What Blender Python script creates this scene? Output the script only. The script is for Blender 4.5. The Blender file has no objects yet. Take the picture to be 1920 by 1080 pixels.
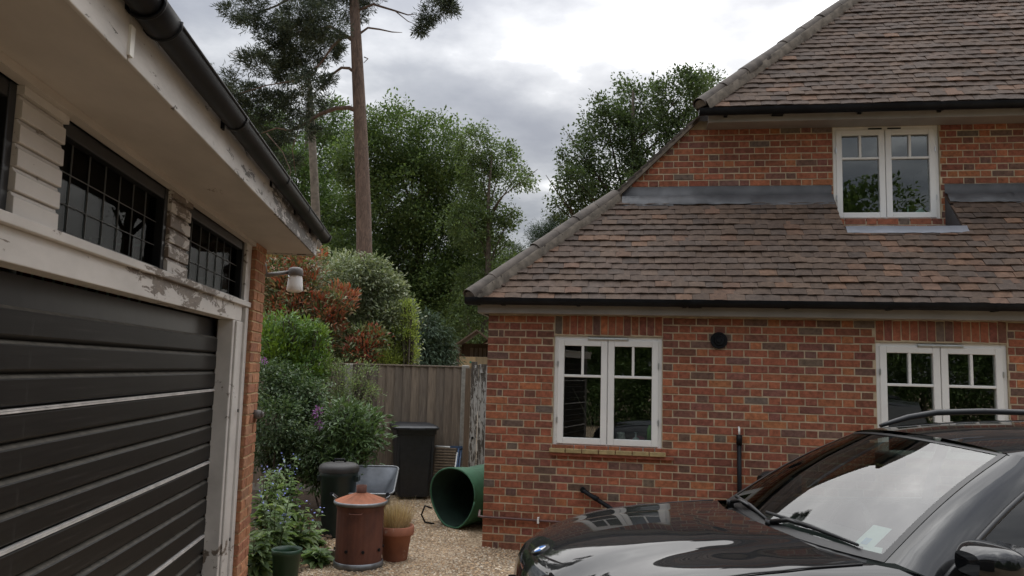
import bpy, bmesh, math, random
import numpy as np
from mathutils import Matrix, Vector
random.seed(7); RNG = np.random.default_rng(7)
SC = bpy.context.scene
COL = SC.collection
R = math.radians

# ------------------------------------------------------------------ camera
EYE = 1.75
F = 1445.0; PITCH = R(6.08); ROLL = R(1.51)
_cp, _sp = math.cos(PITCH), math.sin(PITCH)
_fw = np.array([0, _cp, _sp]); _u0 = np.array([0, -_sp, _cp]); _r0 = np.array([1., 0, 0])
_c, _s = math.cos(ROLL), math.sin(ROLL)
_rt = _c * _r0 + _s * _u0; _up = -_s * _r0 + _c * _u0
cam_d = bpy.data.cameras.new('camera'); cam = bpy.data.objects.new('camera', cam_d); COL.objects.link(cam)
cam_d.sensor_width = 36.0; cam_d.lens = F / 1920 * 36; cam_d.clip_end = 800; cam_d.clip_start = .05
cam.matrix_world = Matrix(((_rt[0], _up[0], -_fw[0], 0), (_rt[1], _up[1], -_fw[1], 0), (_rt[2], _up[2], -_fw[2], EYE), (0, 0, 0, 1)))
SC.camera = cam

def at(px, py, Y):
    """point of the place that the photo shows at pixel (px,py), at depth Y"""
    q = _rt * (px - 960) / F - _up * (py - 540) / F + _fw
    q = q * (Y / q[1]); return np.array([q[0], q[1], q[2] + EYE])
def project(p):
    q = np.asarray(p, float) - np.array([0, 0, EYE]); d = q @ _fw
    return 960 + F * (q @ _rt) / d, 540 - F * (q @ _up) / d

# ------------------------------------------------------------------ world: overcast sky, broken cloud
SUN_AZ, SUN_EL = R(16), R(38)          # azimuth to the right of straight ahead
CLOUD_OFF = (12.7, 7.7, 0)
W = bpy.data.worlds.new('World'); SC.world = W; W.use_nodes = True
nt = W.node_tree; nt.nodes.clear()
def N(t, **k):
    n = nt.nodes.new(t)
    for a, b in k.items(): setattr(n, a, b)
    return n
out = N('ShaderNodeOutputWorld')
sky = N('ShaderNodeTexSky', sky_type='NISHITA', sun_disc=False, sun_elevation=SUN_EL, sun_rotation=SUN_AZ)
bg1 = N('ShaderNodeBackground'); bg1.inputs[1].default_value = .10
nt.links.new(sky.outputs[0], bg1.inputs[0])
tc = N('ShaderNodeTexCoord'); sep = N('ShaderNodeSeparateXYZ'); nt.links.new(tc.outputs['Generated'], sep.inputs[0])
def M(op, a, b=None, c=None):
    n = N('ShaderNodeMath', operation=op)
    for i, v in enumerate((a, b, c)):
        if v is None: continue
        if isinstance(v, (int, float)): n.inputs[i].default_value = v
        else: nt.links.new(v, n.inputs[i])
    return n.outputs[0]
zc = M('MAXIMUM', sep.outputs[2], 0.0)
den = M('ADD', zc, .16)
cx = M('DIVIDE', sep.outputs[0], den); cy = M('DIVIDE', sep.outputs[1], den)
cmb = N('ShaderNodeCombineXYZ'); nt.links.new(cx, cmb.inputs[0]); nt.links.new(cy, cmb.inputs[1])
def noise(scale, det, rough, off):
    mp = N('ShaderNodeMapping'); mp.inputs['Location'].default_value = off
    nt.links.new(cmb.outputs[0], mp.inputs[0])
    n = N('ShaderNodeTexNoise'); n.inputs['Scale'].default_value = scale; n.inputs['Detail'].default_value = det; n.inputs['Roughness'].default_value = rough
    nt.links.new(mp.outputs[0], n.inputs['Vector']); return n.outputs[0]
n1 = noise(2.1, 9, .54, CLOUD_OFF)
n2 = noise(.55, 4, .5, (8.3, 4.1, 2.0))
mix = M('ADD', M('MULTIPLY', n1, .62), M('MULTIPLY', n2, .38))
ramp = N('ShaderNodeValToRGB'); nt.links.new(mix, ramp.inputs[0])
cr = ramp.color_ramp
cr.elements[0].position = .39; cr.elements[0].color = (.36, .375, .42, 1)
cr.elements[1].position = .625; cr.elements[1].color = (1.45, 1.45, 1.45, 1)
e = cr.elements.new(.485); e.color = (.50, .515, .55, 1)
e = cr.elements.new(.56); e.color = (.76, .77, .79, 1)
# thicker towards the horizon, brightest overhead (overcast sky), thinner cloud round the sun
lum = M('ADD', .21, M('MULTIPLY', M('POWER', zc, 1.8), 1.85))
sd = N('ShaderNodeVectorMath', operation='DOT_PRODUCT'); nt.links.new(tc.outputs['Generated'], sd.inputs[0])
sd.inputs[1].default_value = (math.sin(SUN_AZ) * math.cos(SUN_EL), math.cos(SUN_AZ) * math.cos(SUN_EL), math.sin(SUN_EL))
glow = M('MULTIPLY', M('POWER', M('MAXIMUM', sd.outputs['Value'], 0.0), 14.0), .10)
lum = M('ADD', lum, glow)
vm = N('ShaderNodeVectorMath', operation='SCALE'); nt.links.new(ramp.outputs[0], vm.inputs[0]); nt.links.new(lum, vm.inputs['Scale'])
bg2 = N('ShaderNodeBackground'); bg2.inputs[1].default_value = 1.0; nt.links.new(vm.outputs[0], bg2.inputs[0])
mx = N('ShaderNodeMixShader'); mx.inputs[0].default_value = .93
nt.links.new(bg1.outputs[0], mx.inputs[1]); nt.links.new(bg2.outputs[0], mx.inputs[2]); nt.links.new(mx.outputs[0], out.inputs[0])

sl = bpy.data.lights.new('sun', 'SUN'); so = bpy.data.objects.new('sun', sl); COL.objects.link(so)
sl.energy = 1.1; sl.angle = R(95); sl.color = (1, .96, .9)
so.rotation_euler = (math.pi / 2 - SUN_EL, 0, math.pi - SUN_AZ); so.location = (5, 20, 30)
SC.view_settings.view_transform = 'Standard'; SC.view_settings.look = 'None'; SC.view_settings.exposure = 1.0; SC.view_settings.gamma = 1
SC.view_settings.use_curve_mapping = False
SC.cycles.max_bounces = 6; SC.cycles.transparent_max_bounces = 12; SC.cycles.caustics_reflective = False; SC.cycles.caustics_refractive = False

# ------------------------------------------------------------------ materials
def new_mat(name):
    m = bpy.data.materials.new(name); m.use_nodes = True
    t = m.node_tree; b = t.nodes['Principled BSDF']; return m, t, b
def _n(t, typ, **k):
    n = t.nodes.new(typ)
    for a, b in k.items(): setattr(n, a, b)
    return n
def _noise(t, scale, det=4, rough=.55, vec=None, dist=0):
    n = _n(t, 'ShaderNodeTexNoise'); n.inputs['Scale'].default_value = scale; n.inputs['Detail'].default_value = det
    n.inputs['Roughness'].default_value = rough; n.inputs['Distortion'].default_value = dist
    if vec is None:
        g = _n(t, 'ShaderNodeNewGeometry'); vec = g.outputs['Position']
    t.links.new(vec, n.inputs['Vector']); return n.outputs[0]
def _stretch(t, sc):
    g = _n(t, 'ShaderNodeTexCoord'); mp = _n(t, 'ShaderNodeMapping'); mp.inputs['Scale'].default_value = sc
    t.links.new(g.outputs['Object'], mp.inputs[0]); return mp.outputs[0]
def _ramp(t, fac, stops):
    r = _n(t, 'ShaderNodeValToRGB'); t.links.new(fac, r.inputs[0]); c = r.color_ramp
    c.elements[0].position = stops[0][0]; c.elements[0].color = (*stops[0][1], 1)
    c.elements[1].position = stops[-1][0]; c.elements[1].color = (*stops[-1][1], 1)
    for p, v in stops[1:-1]:
        e = c.elements.new(p); e.color = (*v, 1)
    return r.outputs[0]
def _mix(t, fac, a, b, blend='MIX'):
    m = _n(t, 'ShaderNodeMix', data_type='RGBA', blend_type=blend)
    for sock, v in ((m.inputs[0], fac), (m.inputs[6], a), (m.inputs[7], b)):
        if isinstance(v, (int, float)): sock.default_value = v
        elif isinstance(v, tuple): sock.default_value = (*v, 1)
        else: t.links.new(v, sock)
    return m.outputs[2]
def _bump(t, b, h, strength=.3, dist=.01):
    n = _n(t, 'ShaderNodeBump'); n.inputs['Strength'].default_value = strength; n.inputs['Distance'].default_value = dist
    t.links.new(h, n.inputs['Height']); t.links.new(n.outputs[0], b.inputs['Normal'])
def plain(name, col, rough=.6, metal=0, var=.25, scale=9, bump=0, coat=0, spec=.5, bscale=None):
    """one colour with mottling of its own"""
    m, t, b = new_mat(name)
    n = _noise(t, scale, 6)
    lo = tuple(c * (1 - var) for c in col); hi = tuple(min(1, c * (1 + var)) for c in col)
    t.links.new(_ramp(t, n, [(.3, lo), (.7, hi)]), b.inputs['Base Color'])
    b.inputs['Roughness'].default_value = rough; b.inputs['Metallic'].default_value = metal
    b.inputs['Coat Weight'].default_value = coat; b.inputs['Specular IOR Level'].default_value = spec
    if bump: _bump(t, b, _noise(t, bscale or scale * 8, 4), bump, .004)
    return m
def tinted(name, src, rough=.85, mottle=.35, scale=40, bump=.5, spots=None, spec=.3):
    """colour that each piece carries itself (object colour or a face attribute), roughened by noise"""
    m, t, b = new_mat(name)
    if src == 'object': c = _n(t, 'ShaderNodeObjectInfo').outputs['Color']
    else:
        a = _n(t, 'ShaderNodeAttribute'); a.attribute_name = 'tint'; c = a.outputs['Color']
    n = _noise(t, scale, 5, .6)
    f = _ramp(t, n, [(.25, (1 - mottle,) * 3), (.75, (1 + mottle * .6,) * 3)])
    big = _ramp(t, _noise(t, 1.1, 3, .5), [(.3, (.80, .78, .76)), (.7, (1.12, 1.12, 1.12))]); f = _mix(t, 1.0, f, big, 'MULTIPLY')
    col = _mix(t, 1.0, c, f, 'MULTIPLY')
    if spots:
        k = _ramp(t, _noise(t, spots[0], 5, .7), [(spots[1], (0, 0, 0)), (spots[1] + .06, (1, 1, 1))])
        col = _mix(t, k, col, spots[2])
    t.links.new(col, b.inputs['Base Color'])
    b.inputs['Roughness'].default_value = rough; b.inputs['Specular IOR Level'].default_value = spec
    if bump: _bump(t, b, _noise(t, scale * 2.5, 5, .65), bump, .004)
    return m
def leafmat(name, trans=.35, rough=.45, spec=.4):
    m, t, b = new_mat(name)
    a = _n(t, 'ShaderNodeAttribute'); a.attribute_name = 'tint'
    t.links.new(a.outputs['Color'], b.inputs['Base Color']); b.inputs['Roughness'].default_value = rough; b.inputs['Specular IOR Level'].default_value = spec
    tr = _n(t, 'ShaderNodeBsdfTranslucent')
    w = _mix(t, 1.0, a.outputs['Color'], (1.12, 1.15, .7), 'MULTIPLY'); t.links.new(w, tr.inputs[0])
    ms = _n(t, 'ShaderNodeMixShader'); ms.inputs[0].default_value = trans
    t.links.new(b.outputs[0], ms.inputs[1]); t.links.new(tr.outputs[0], ms.inputs[2])
    t.links.new(ms.outputs[0], t.nodes['Material Output'].inputs[0]); return m
def glass(name, tint=(.85, .9, .88), f0=.045, rough=0.0, graze=1.0):
    m, t, b = new_mat(name); t.nodes.remove(b)
    tr = _n(t, 'ShaderNodeBsdfTransparent'); tr.inputs[0].default_value = (*tint, 1)
    gl = _n(t, 'ShaderNodeBsdfGlossy'); gl.inputs['Roughness'].default_value = rough
    lw = _n(t, 'ShaderNodeLayerWeight'); lw.inputs[0].default_value = .5
    pw = _n(t, 'ShaderNodeMath', operation='POWER'); t.links.new(lw.outputs['Facing'], pw.inputs[0]); pw.inputs[1].default_value = 5
    fr = _n(t, 'ShaderNodeMath', operation='MULTIPLY_ADD'); t.links.new(pw.outputs[0], fr.inputs[0]); fr.inputs[1].default_value = graze - f0; fr.inputs[2].default_value = f0
    ms = _n(t, 'ShaderNodeMixShader'); t.links.new(fr.outputs[0], ms.inputs[0]); t.links.new(tr.outputs[0], ms.inputs[1]); t.links.new(gl.outputs[0], ms.inputs[2])
    t.links.new(ms.outputs[0], t.nodes['Material Output'].inputs[0]); return m
def painted_wood(name, paint, wood, amount=.5, scale=(1, 1, 1), rough=.55, grime=.3, edge=.03):
    """old gloss paint flaking off timber; the flakes have shapes of their own"""
    m, t, b = new_mat(name)
    v = _stretch(t, scale)
    n = _noise(t, 14, 8, .72, v, .6); big = _noise(t, 1.6, 3, .5, v)
    h = _n(t, 'ShaderNodeMath', operation='ADD'); t.links.new(n, h.inputs[0])
    m2 = _n(t, 'ShaderNodeMath', operation='MULTIPLY'); t.links.new(big, m2.inputs[0]); m2.inputs[1].default_value = .9; t.links.new(m2.outputs[0], h.inputs[1])
    k = _ramp(t, h.outputs[0], [(amount, (0, 0, 0)), (amount + edge, (1, 1, 1))])
    d = _ramp(t, _noise(t, 5, 6, .6, v), [(.3, tuple(c * (1 - grime) for c in paint)), (.65, paint)])
    w = _ramp(t, _noise(t, 40, 4, .6, v), [(.3, tuple(c * .6 for c in wood)), (.7, wood)])
    t.links.new(_mix(t, k, w, d), b.inputs['Base Color']); b.inputs['Roughness'].default_value = rough
    _bump(t, b, k, .5, .002); return m

MT = {}
MT['brick'] = tinted('brick_fired_clay', 'object', .88, .5, 26, .7, (70, .70, (.33, .27, .2)))
MT['brick_s'] = tinted('brick_fired_clay_courses', 'attr', .88, .5, 26, .7, (70, .70, (.33, .27, .2)))
MT['tile'] = tinted('clay_roof_tile', 'object', .8, .4, 22, .6, (26, .71, (.34, .32, .28)))
MT['tile_s'] = tinted('clay_roof_tile_courses', 'attr', .8, .4, 22, .6, (26, .71, (.34, .32, .28)))
MT['mortar'] = plain('lime_mortar', (.43, .35, .24), .95, var=.25, scale=12, bump=.4)
MT['mortar_y'] = plain('ochre_mortar', (.42, .31, .17), .95, var=.25, scale=12, bump=.5)
MT['hip'] = plain('weathered_hip_tile', (.085, .07, .058), .85, var=.4, scale=9, bump=.5)
MT['bed'] = plain('mortar_bedding', (.13, .108, .085), .95, var=.4, scale=14, bump=.6)
MT['upvc'] = plain('white_window_frame', (.78, .77, .74), .35, var=.04, scale=3)
MT['fascia'] = plain('cream_fascia_paint', (.27, .25, .225), .55, var=.15, scale=3)
MT['blackplastic'] = plain('black_gutter_plastic', (.009, .010, .012), .45, var=.5, scale=5, spec=.15)
MT['lead'] = plain('dull_lead_sheet', (.085, .086, .09), .55, metal=.3, var=.35, scale=4, bump=.2, bscale=14)
MT['leadnew'] = plain('bright_lead_sheet', (.21, .22, .245), .5, metal=.3, var=.12, scale=6, bump=.15, bscale=20)
MT['pane'] = glass('window_glass', (.80, .84, .82), .11)
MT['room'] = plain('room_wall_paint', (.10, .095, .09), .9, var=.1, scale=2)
MT['steel'] = plain('bright_metal', (.6, .6, .6), .3, metal=1, var=.1)
MT['ochre_tile'] = plain('ochre_sill_brick', (.33, .25, .12), .85, var=.3, scale=16, bump=.4)
MT['redtile'] = plain('red_sill_tile', (.26, .08, .045), .8, var=.3, scale=16, bump=.4)
MT['brownpipe'] = plain('brown_copper_pipe', (.10, .05, .045), .5, var=.3)
MT['white'] = plain('white_plastic', (.75, .75, .72), .4, var=.06)

# ------------------------------------------------------------------ mesh helpers
def link(o, parent=None):
    COL.objects.link(o)
    if parent is not None: o.parent = parent
    return o
def thing(name, label, cat, loc=(0, 0, 0), rz=0, group=None):
    o = bpy.data.objects.new(name, None); o.empty_display_size = .1; COL.objects.link(o)
    o.location = loc; o.rotation_euler = (0, 0, rz); o['label'] = label; o['category'] = cat
    if group: o['group'] = group
    return o
def tag(o, label=None, cat=None, group=None, kind=None):
    if label: o['label'] = label
    if cat: o['category'] = cat
    if group: o['group'] = group
    if kind: o['kind'] = kind
    return o

class MB:
    """collects boxes, tubes, grids; build() links them as ONE mesh object"""
    def __init__(s): s.v = []; s.f = []; s.mi = []; s.c = []; s.n = 0; s.sm = []
    def add(s, v, f, mi=0, col=None, smooth=False):
        v = np.asarray(v, float).reshape(-1, 3); s.v.append(v)
        for k in f:
            s.f.append([i + s.n for i in k]); s.mi.append(mi); s.c.append(col); s.sm.append(smooth)
        s.n += len(v); return s
    def box(s, x0, x1, y0, y1, z0, z1, mi=0, col=None):
        v = [(x, y, z) for z in (z0, z1) for y in (y0, y1) for x in (x0, x1)]
        return s.add(v, [(0, 2, 3, 1), (4, 5, 7, 6), (0, 1, 5, 4), (2, 6, 7, 3), (0, 4, 6, 2), (1, 3, 7, 5)], mi, col)
    def prism(s, poly, a, b, axis='x', mi=0, col=None, smooth=False):
        """closed polygon extruded from a to b along axis; poly are the two other coordinates in order"""
        n = len(poly); v = []
        for t in (a, b):
            for p in poly:
                v.append({'x': (t, p[0], p[1]), 'y': (p[0], t, p[1]), 'z': (p[0], p[1], t)}[axis])
        f = [(i, (i + 1) % n, n + (i + 1) % n, n + i) for i in range(n)]
        s.add(v, f, mi, col, smooth); k = s.n - 2 * n
        s.f += [[k + i for i in range(n)][::-1], [k + n + i for i in range(n)]]; s.mi += [mi] * 2; s.c += [col] * 2; s.sm += [False] * 2
        return s
    def tube(s, pts, rad, sides=8, mi=0, col=None, cap=True, smooth=True):
        pts = np.asarray(pts, float); n = len(pts)
        rad = np.full(n, rad) if np.isscalar(rad) else np.asarray(rad, float)
        tg = np.gradient(pts, axis=0); tg /= np.linalg.norm(tg, axis=1)[:, None] + 1e-9
        ref = np.array([0, 0, 1.]) if abs(tg[0][2]) < .9 else np.array([1., 0, 0])
        a = np.cross(tg[0], ref); a /= np.linalg.norm(a); V = []
        th = np.linspace(0, 2 * np.pi, sides, endpoint=False)
        for i in range(n):
            a = a - tg[i] * (a @ tg[i]); a /= np.linalg.norm(a) + 1e-9; b = np.cross(tg[i], a)
            V.append(pts[i] + rad[i] * (np.cos(th)[:, None] * a + np.sin(th)[:, None] * b))
        fs = [(i * sides + j, i * sides + (j + 1) % sides, (i + 1) * sides + (j + 1) % sides, (i + 1) * sides + j) for i in range(n - 1) for j in range(sides)]
        s.add(np.concatenate(V), fs, mi, col, smooth)
        if cap:
            k = s.n - n * sides
            s.f += [[k + j for j in range(sides)][::-1], [s.n - sides + j for j in range(sides)]]; s.mi += [mi] * 2; s.c += [col] * 2; s.sm += [False] * 2
        return s
    def lathe(s, prof, sides=24, center=(0, 0, 0), mi=0, col=None, smooth=True, wob=0):
        """(r,z) profile turned about z"""
        th = np.linspace(0, 2 * np.pi, sides, endpoint=False); V = []
        for r, z in prof:
            rr = r * (1 + wob * np.sin(th * 3 + z * 7))
            V.append(np.stack([center[0] + rr * np.cos(th), center[1] + rr * np.sin(th), np.full(sides, center[2] + z)], 1))
        n = len(prof)
        fs = [(i * sides + j, i * sides + (j + 1) % sides, (i + 1) * sides + (j + 1) % sides, (i + 1) * sides + j) for i in range(n - 1) for j in range(sides)]
        return s.add(np.concatenate(V), fs, mi, col, smooth)
    def grid(s, P, mi=0, col=None, smooth=True, close=False, flip=False):
        """P[i][j] grid of points"""
        P = np.asarray(P, float); a, b = P.shape[:2]
        fs = []
        for i in range(a - 1):
            for j in range(b if close else b - 1):
                q = (i * b + j, i * b + (j + 1) % b, (i + 1) * b + (j + 1) % b, (i + 1) * b + j)
                fs.append(q[::-1] if flip else q)
        return s.add(P.reshape(-1, 3), fs, mi, col, smooth)
    def build(s, name, mats, parent=None, colour=None):
        me = bpy.data.meshes.new(name)
        me.from_pydata(np.concatenate(s.v).tolist(), [], s.f)
        if not isinstance(mats, (list, tuple)): mats = [mats]
        for m in mats: me.materials.append(m)
        me.polygons.foreach_set('material_index', s.mi); me.polygons.foreach_set('use_smooth', s.sm)
        if any(c is not None for c in s.c):
            at_ = me.attributes.new('tint', 'FLOAT_COLOR', 'FACE')
            at_.data.foreach_set('color', np.array([(*(c or (.5, .5, .5)), 1.) for c in s.c], np.float32).ravel())
        me.update(); o = bpy.data.objects.new(name, me); link(o, parent)
        if colour is not None: o.color = (*colour, 1)
        return o
def bevel(o, w=.004, seg=2, ang=40):
    m = o.modifiers.new('edge', 'BEVEL'); m.width = w; m.segments = seg; m.limit_method = 'ANGLE'; m.angle_limit = R(ang); return o
def share(name, src, parent, mw, colour=None):
    """another object with the same mesh"""
    o = bpy.data.objects.new(name, src.data if hasattr(src, 'data') else src); link(o, parent); o.matrix_local = mw
    if colour is not None: o.color = (*colour, 1)
    return o

# ================================================================== SETTING
def sstep(a, b, x):
    t = np.clip((x - a) / (b - a), 0, 1); return t * t * (3 - 2 * t)
def gz(x, y): return -.11 * sstep(-.4, 1.8, np.asarray(x, float)) * (1 - sstep(12, 20, np.asarray(y, float)))

def gravel_mat():
    m, t, b = new_mat('tan_gravel')
    v = _n(t, 'ShaderNodeTexVoronoi'); v.inputs['Scale'].default_value = 70
    g = _n(t, 'ShaderNodeNewGeometry'); t.links.new(g.outputs['Position'], v.inputs['Vector'])
    hs = _n(t, 'ShaderNodeSeparateColor'); t.links.new(v.outputs['Color'], hs.inputs[0])
    c = _ramp(t, hs.outputs[0], [(0, (.15, .105, .065)), (.35, (.32, .23, .145)), (.7, (.44, .335, .22)), (1, (.58, .49, .37))])
    d = _ramp(t, _noise(t, 1.3, 5, .6), [(.35, (.72, .68, .62)), (.65, (1, 1, 1))])
    t.links.new(_mix(t, 1.0, c, d, 'MULTIPLY'), b.inputs['Base Color']); b.inputs['Roughness'].default_value = .85
    _bump(t, b, v.outputs['Distance'], .8, .012); return m
MT['gravel'] = gravel_mat()
xs = np.unique(np.concatenate([np.linspace(-160, -12, 12), np.linspace(-12, 12, 61), np.linspace(12, 160, 12)]))
ys = np.unique(np.concatenate([np.linspace(-120, -6, 10), np.linspace(-6, 22, 57), np.linspace(22, 260, 16)]))
X, Y = np.meshgrid(xs, ys); Zg = gz(X, Y) + .006 * np.sin(X * 5.1 + Y * 2.3) * np.sin(Y * 4.3 - X * 1.7) * (abs(X) < 12)
g = MB().grid(np.stack([X, Y, Zg], 2)).build('ground', MT['gravel']); tag(g, kind='structure')
# loose gravel where the eye can tell the stones apart
def pebbles(name, n, region, pal, smin, smax, zoff=0.0):
    pts = []
    while len(pts) < n:
        p = RNG.uniform((region[0], region[2]), (region[1], region[3]), (n, 2))
        pts += [q for q in p if region[4](q[0], q[1])]
    p = np.array(pts[:n]); k = len(p); s = RNG.uniform(smin, smax, k) * RNG.uniform(.6, 1, k)
    base = np.array([(1, 0, 0), (.2, .9, 0), (-.9, .3, 0), (-.4, -.9, 0), (.6, -.7, 0), (0, 0, .6), (0, 0, -.5)])
    fc = np.array([(0, 1, 5), (1, 2, 5), (2, 3, 5), (3, 4, 5), (4, 0, 5)])
    th = RNG.uniform(0, 6.28, k); c, si = np.cos(th), np.sin(th)
    bx = base[None] * s[:, None, None] * RNG.uniform(.7, 1.25, (k, 7, 1))
    v = np.stack([bx[..., 0] * c[:, None] - bx[..., 1] * si[:, None], bx[..., 0] * si[:, None] + bx[..., 1] * c[:, None], bx[..., 2]], 2)
    v += np.stack([p[:, 0], p[:, 1], gz(p[:, 0], p[:, 1]) + zoff + s * .15], 1)[:, None]
    f = (fc[None] + (np.arange(k) * 7)[:, None, None]).reshape(-1, 3)
    me = bpy.data.meshes.new(name); me.from_pydata(v.reshape(-1, 3).tolist(), [], f.tolist())
    pal = np.array(pal); cc = pal[RNG.integers(0, len(pal), k)] * RNG.uniform(.7, 1.25, (k, 1))
    a = me.attributes.new('tint', 'FLOAT_COLOR', 'FACE'); a.data.foreach_set('color', np.repeat(np.c_[cc, np.ones(k)], 5, 0).astype(np.float32).ravel())
    me.materials.append(MT['pebble']); o = bpy.data.objects.new(name, me); COL.objects.link(o); tag(o, kind='stuff'); return o
MT['pebble'] = tinted('pebble_stone', 'attr', .8, .2, 60, 0)
GP = [(.42, .31, .20), (.50, .40, .28), (.33, .235, .15), (.58, .50, .39), (.25, .18, .12), (.46, .32, .19)]
def bed_edge(y): return -1.80 + .06 * math.sin(y * 1.9) + .13 * (y - 6.4) * (-.45)
go = pebbles('gravel', 24000, (-2.3, .3, 5.6, 10.6, lambda x, y: x > bed_edge(y) - .03 and y < 7.9 + .9 * (x < -.38) * 3), GP, .008, .019)
tag(go, 'loose tan gravel covering the drive', 'gravel')
# planting bed with leaf litter
MT['soil'] = plain('dark_bed_soil', (.055, .035, .022), .95, var=.5, scale=25, bump=.8)
P = [[(-7 + (bed_edge(y) + 7) * t, y, .012 + .05 * math.sin(t * 3.1) * (.4 + .6 * random.random())) for t in np.linspace(0, 1, 22)] for y in np.linspace(5.6, 10.75, 30)]
o = MB().grid(P).build('soil_bed', MT['soil']); tag(o, kind='structure')
go = pebbles('leaf_litter', 7000, (-3.2, -1.4, 5.9, 9.0, lambda x, y: x < bed_edge(y) + .12), [(.16, .10, .05), (.10, .06, .035), (.24, .16, .09), (.07, .045, .03)], .008, .026, .03)
tag(go, 'brown leaf litter lying on the planting bed', 'leaf litter')

# ================================================================== HOUSE   (local x along the front, y away from the eye, z up)
HY = R(-8.95); HD = np.array([math.cos(HY), math.sin(HY), 0]); HN = np.array([-math.sin(HY), math.cos(HY), 0])
horg = HD * -1.455 + HN * 7.75
house = thing('house', 'red brick house with brown clay tile roofs and white windows', 'house', tuple(horg), HY)
def hw(x, y, z): return horg + HD * x + HN * y + np.array([0, 0, z])
WIN = [(.683, 1.750, 1.0, 2.11), (3.733, 4.88, 1.0, 2.107)]     # lower openings x0,x1,z0,z1
UWIN = (3.654, 4.761, 3.484, 4.56); UY = 1.10
XR = 6.3
def slab(name, x0, x1, z0, z1, y0, y1, openings, mat, top=None):
    xsn = sorted({x0, x1, *[o[0] for o in openings], *[o[1] for o in openings]}); zsn = sorted({z0, z1, *[o[2] for o in openings], *[o[3] for o in openings]})
    m = MB()
    for a, b in zip(xsn, xsn[1:]):
        zz = [(c, d) for c, d in zip(zsn, zsn[1:]) if not any(o[0] < (a + b) / 2 < o[1] and o[2] < (c + d) / 2 < o[3] for o in openings)]
        run = []
        for c, d in zz:
            if run and abs(run[-1][1] - c) < 1e-6: run[-1][1] = d
            else: run.append([c, d])
        for c, d in run: m.box(a, b, y0, y1, c, d)
    return m.build(name, mat, house)
wall = slab('wall', .004, XR, -.3, 2.40, .0045, .26, WIN, MT['mortar'])
BPAL = [((.335, .122, .067), 28), ((.295, .104, .061), 24), ((.245, .092, .062), 20), ((.205, .09, .066), 13), ((.165, .094, .073), 7), ((.16, .118, .092), 4), ((.39, .15, .072), 12)]
_bp = [c for c, w in BPAL for _ in range(w)]
def bcol():
    c = random.choice(_bp); k = random.uniform(.88, 1.12); return tuple(min(1, a * k * random.uniform(.95, 1.05)) for a in c)
def unit_brick(seed, name='brick', mat='brick'):
    """unit piece 1 x 1, face at y=0, arrises knocked off"""
    r = random.Random(seed); j = lambda a: r.uniform(-a, a)
    e = .010; v = []
    for (x, z) in ((0, 0), (1, 0), (1, 1), (0, 1)):
        v.append((x + j(.008), .045, z + j(.02)))
    for (x, z) in ((0, 0), (1, 0), (1, 1), (0, 1)):
        v.append((x + j(.006), .006, z + j(.03)))
    for (x, z) in ((.012, .05), (.988, .05), (.988, .95), (.012, .95)):
        v.append((x + j(.008), j(.0015), z + j(.035)))
    m = MB(); f = [(8, 9, 10, 11)]
    for k in range(4):
        n = (k + 1) % 4; f += [(4 + k, 4 + n, 8 + n, 8 + k), (k, n, 4 + n, 4 + k)]
    m.add(v, f); me = bpy.data.meshes.new(name); me.from_pydata([tuple(p) for p in v], [], f); me.materials.append(MT[mat]); return me, v, f
UB = [unit_brick(i) for i in range(8)]
def bond(x0, x1, zlo, zhi, zoff, openings, left_edge=None, corner=True):
    """Flemish bond; returns list of (x0,x1,z0,z1)"""
    res = []; k = int((zlo - zoff) / .075) - 1; J = .010
    while True:
        z0 = zoff + k * .075; z1 = z0 + .065
        if z0 > zhi - .02: break
        k += 1
        if z1 < zlo + .01: continue
        a = max(z0, zlo); b = min(z1, zhi)
        xl = x0 if left_edge is None else left_edge((a + b) / 2)
        seq = []; x = x0; odd = k % 2
        if odd: seq = [.1025, .046] if corner else [.1025]
        i = 0
        L = []
        for w in seq: L.append((x, x + w)); x += w + J
        st = True
        while x < x1:
            w = .215 if st else .1025; L.append((x, min(x + w, x1))); x += w + J; st = not st
        for (p, q) in L:
            segs = [(max(p, xl), q)]
            for o in openings:
                if o[2] - .004 < (a + b) / 2 < o[3] + .004:
                    ns = []
                    for (s, t) in segs:
                        if t <= o[0] - .0 or s >= o[1]: ns.append((s, t)); continue
                        if s < o[0] - .03: ns.append((s, o[0] - .006))
                        if t > o[1] + .03: ns.append((o[1] + .006, t))
                    segs = ns
            for (s, t) in segs:
                if t - s > .022: res.append((s, t, a, b))
    return res
def lay(parent, specs, y, limit, visible):
    """the bricks that show largest are pieces of their own, the rest one mesh"""
    sc = []
    for q in specs:
        c = hw((q[0] + q[1]) / 2, y, (q[2] + q[3]) / 2); px, py = project(c)
        ok = visible(px, py); ar = (q[1] - q[0]) * (q[3] - q[2]) / (np.linalg.norm(c - np.array([0, 0, EYE])) ** 2)
        sc.append((ar if ok else -1, q))
    sc.sort(key=lambda t: -t[0]); rest = MB()
    for i, (a, q) in enumerate(sc):
        me, v, f = random.choice(UB); w, h = q[1] - q[0], q[3] - q[2]; dy = y + random.uniform(-.002, .002)
        if i < limit and a > 0:
            share('brick', me, parent, Matrix.Translation((q[0], dy, q[2])) @ Matrix.Diagonal((w, 1, h, 1)), bcol())
        else: rest.add(np.array(v) * (w, 1, h) + (q[0], dy, q[2]), f, 0, bcol())
    if rest.n: tag(rest.build('brick_courses', MT['brick_s'], parent), kind='stuff')
def car_hides(px, py):
    return (px > 960 and py > 1030) or py > np.interp(px, [960, 985, 1100, 1230, 1365, 1480, 1600, 1670, 1760, 1920], [1100, 1022, 962, 943, 936, 865, 803, 788, 772, 776])
lower_vis = lambda px, py: 900 < px < 1925 and py < 1030 and not car_hides(px, py)
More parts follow.
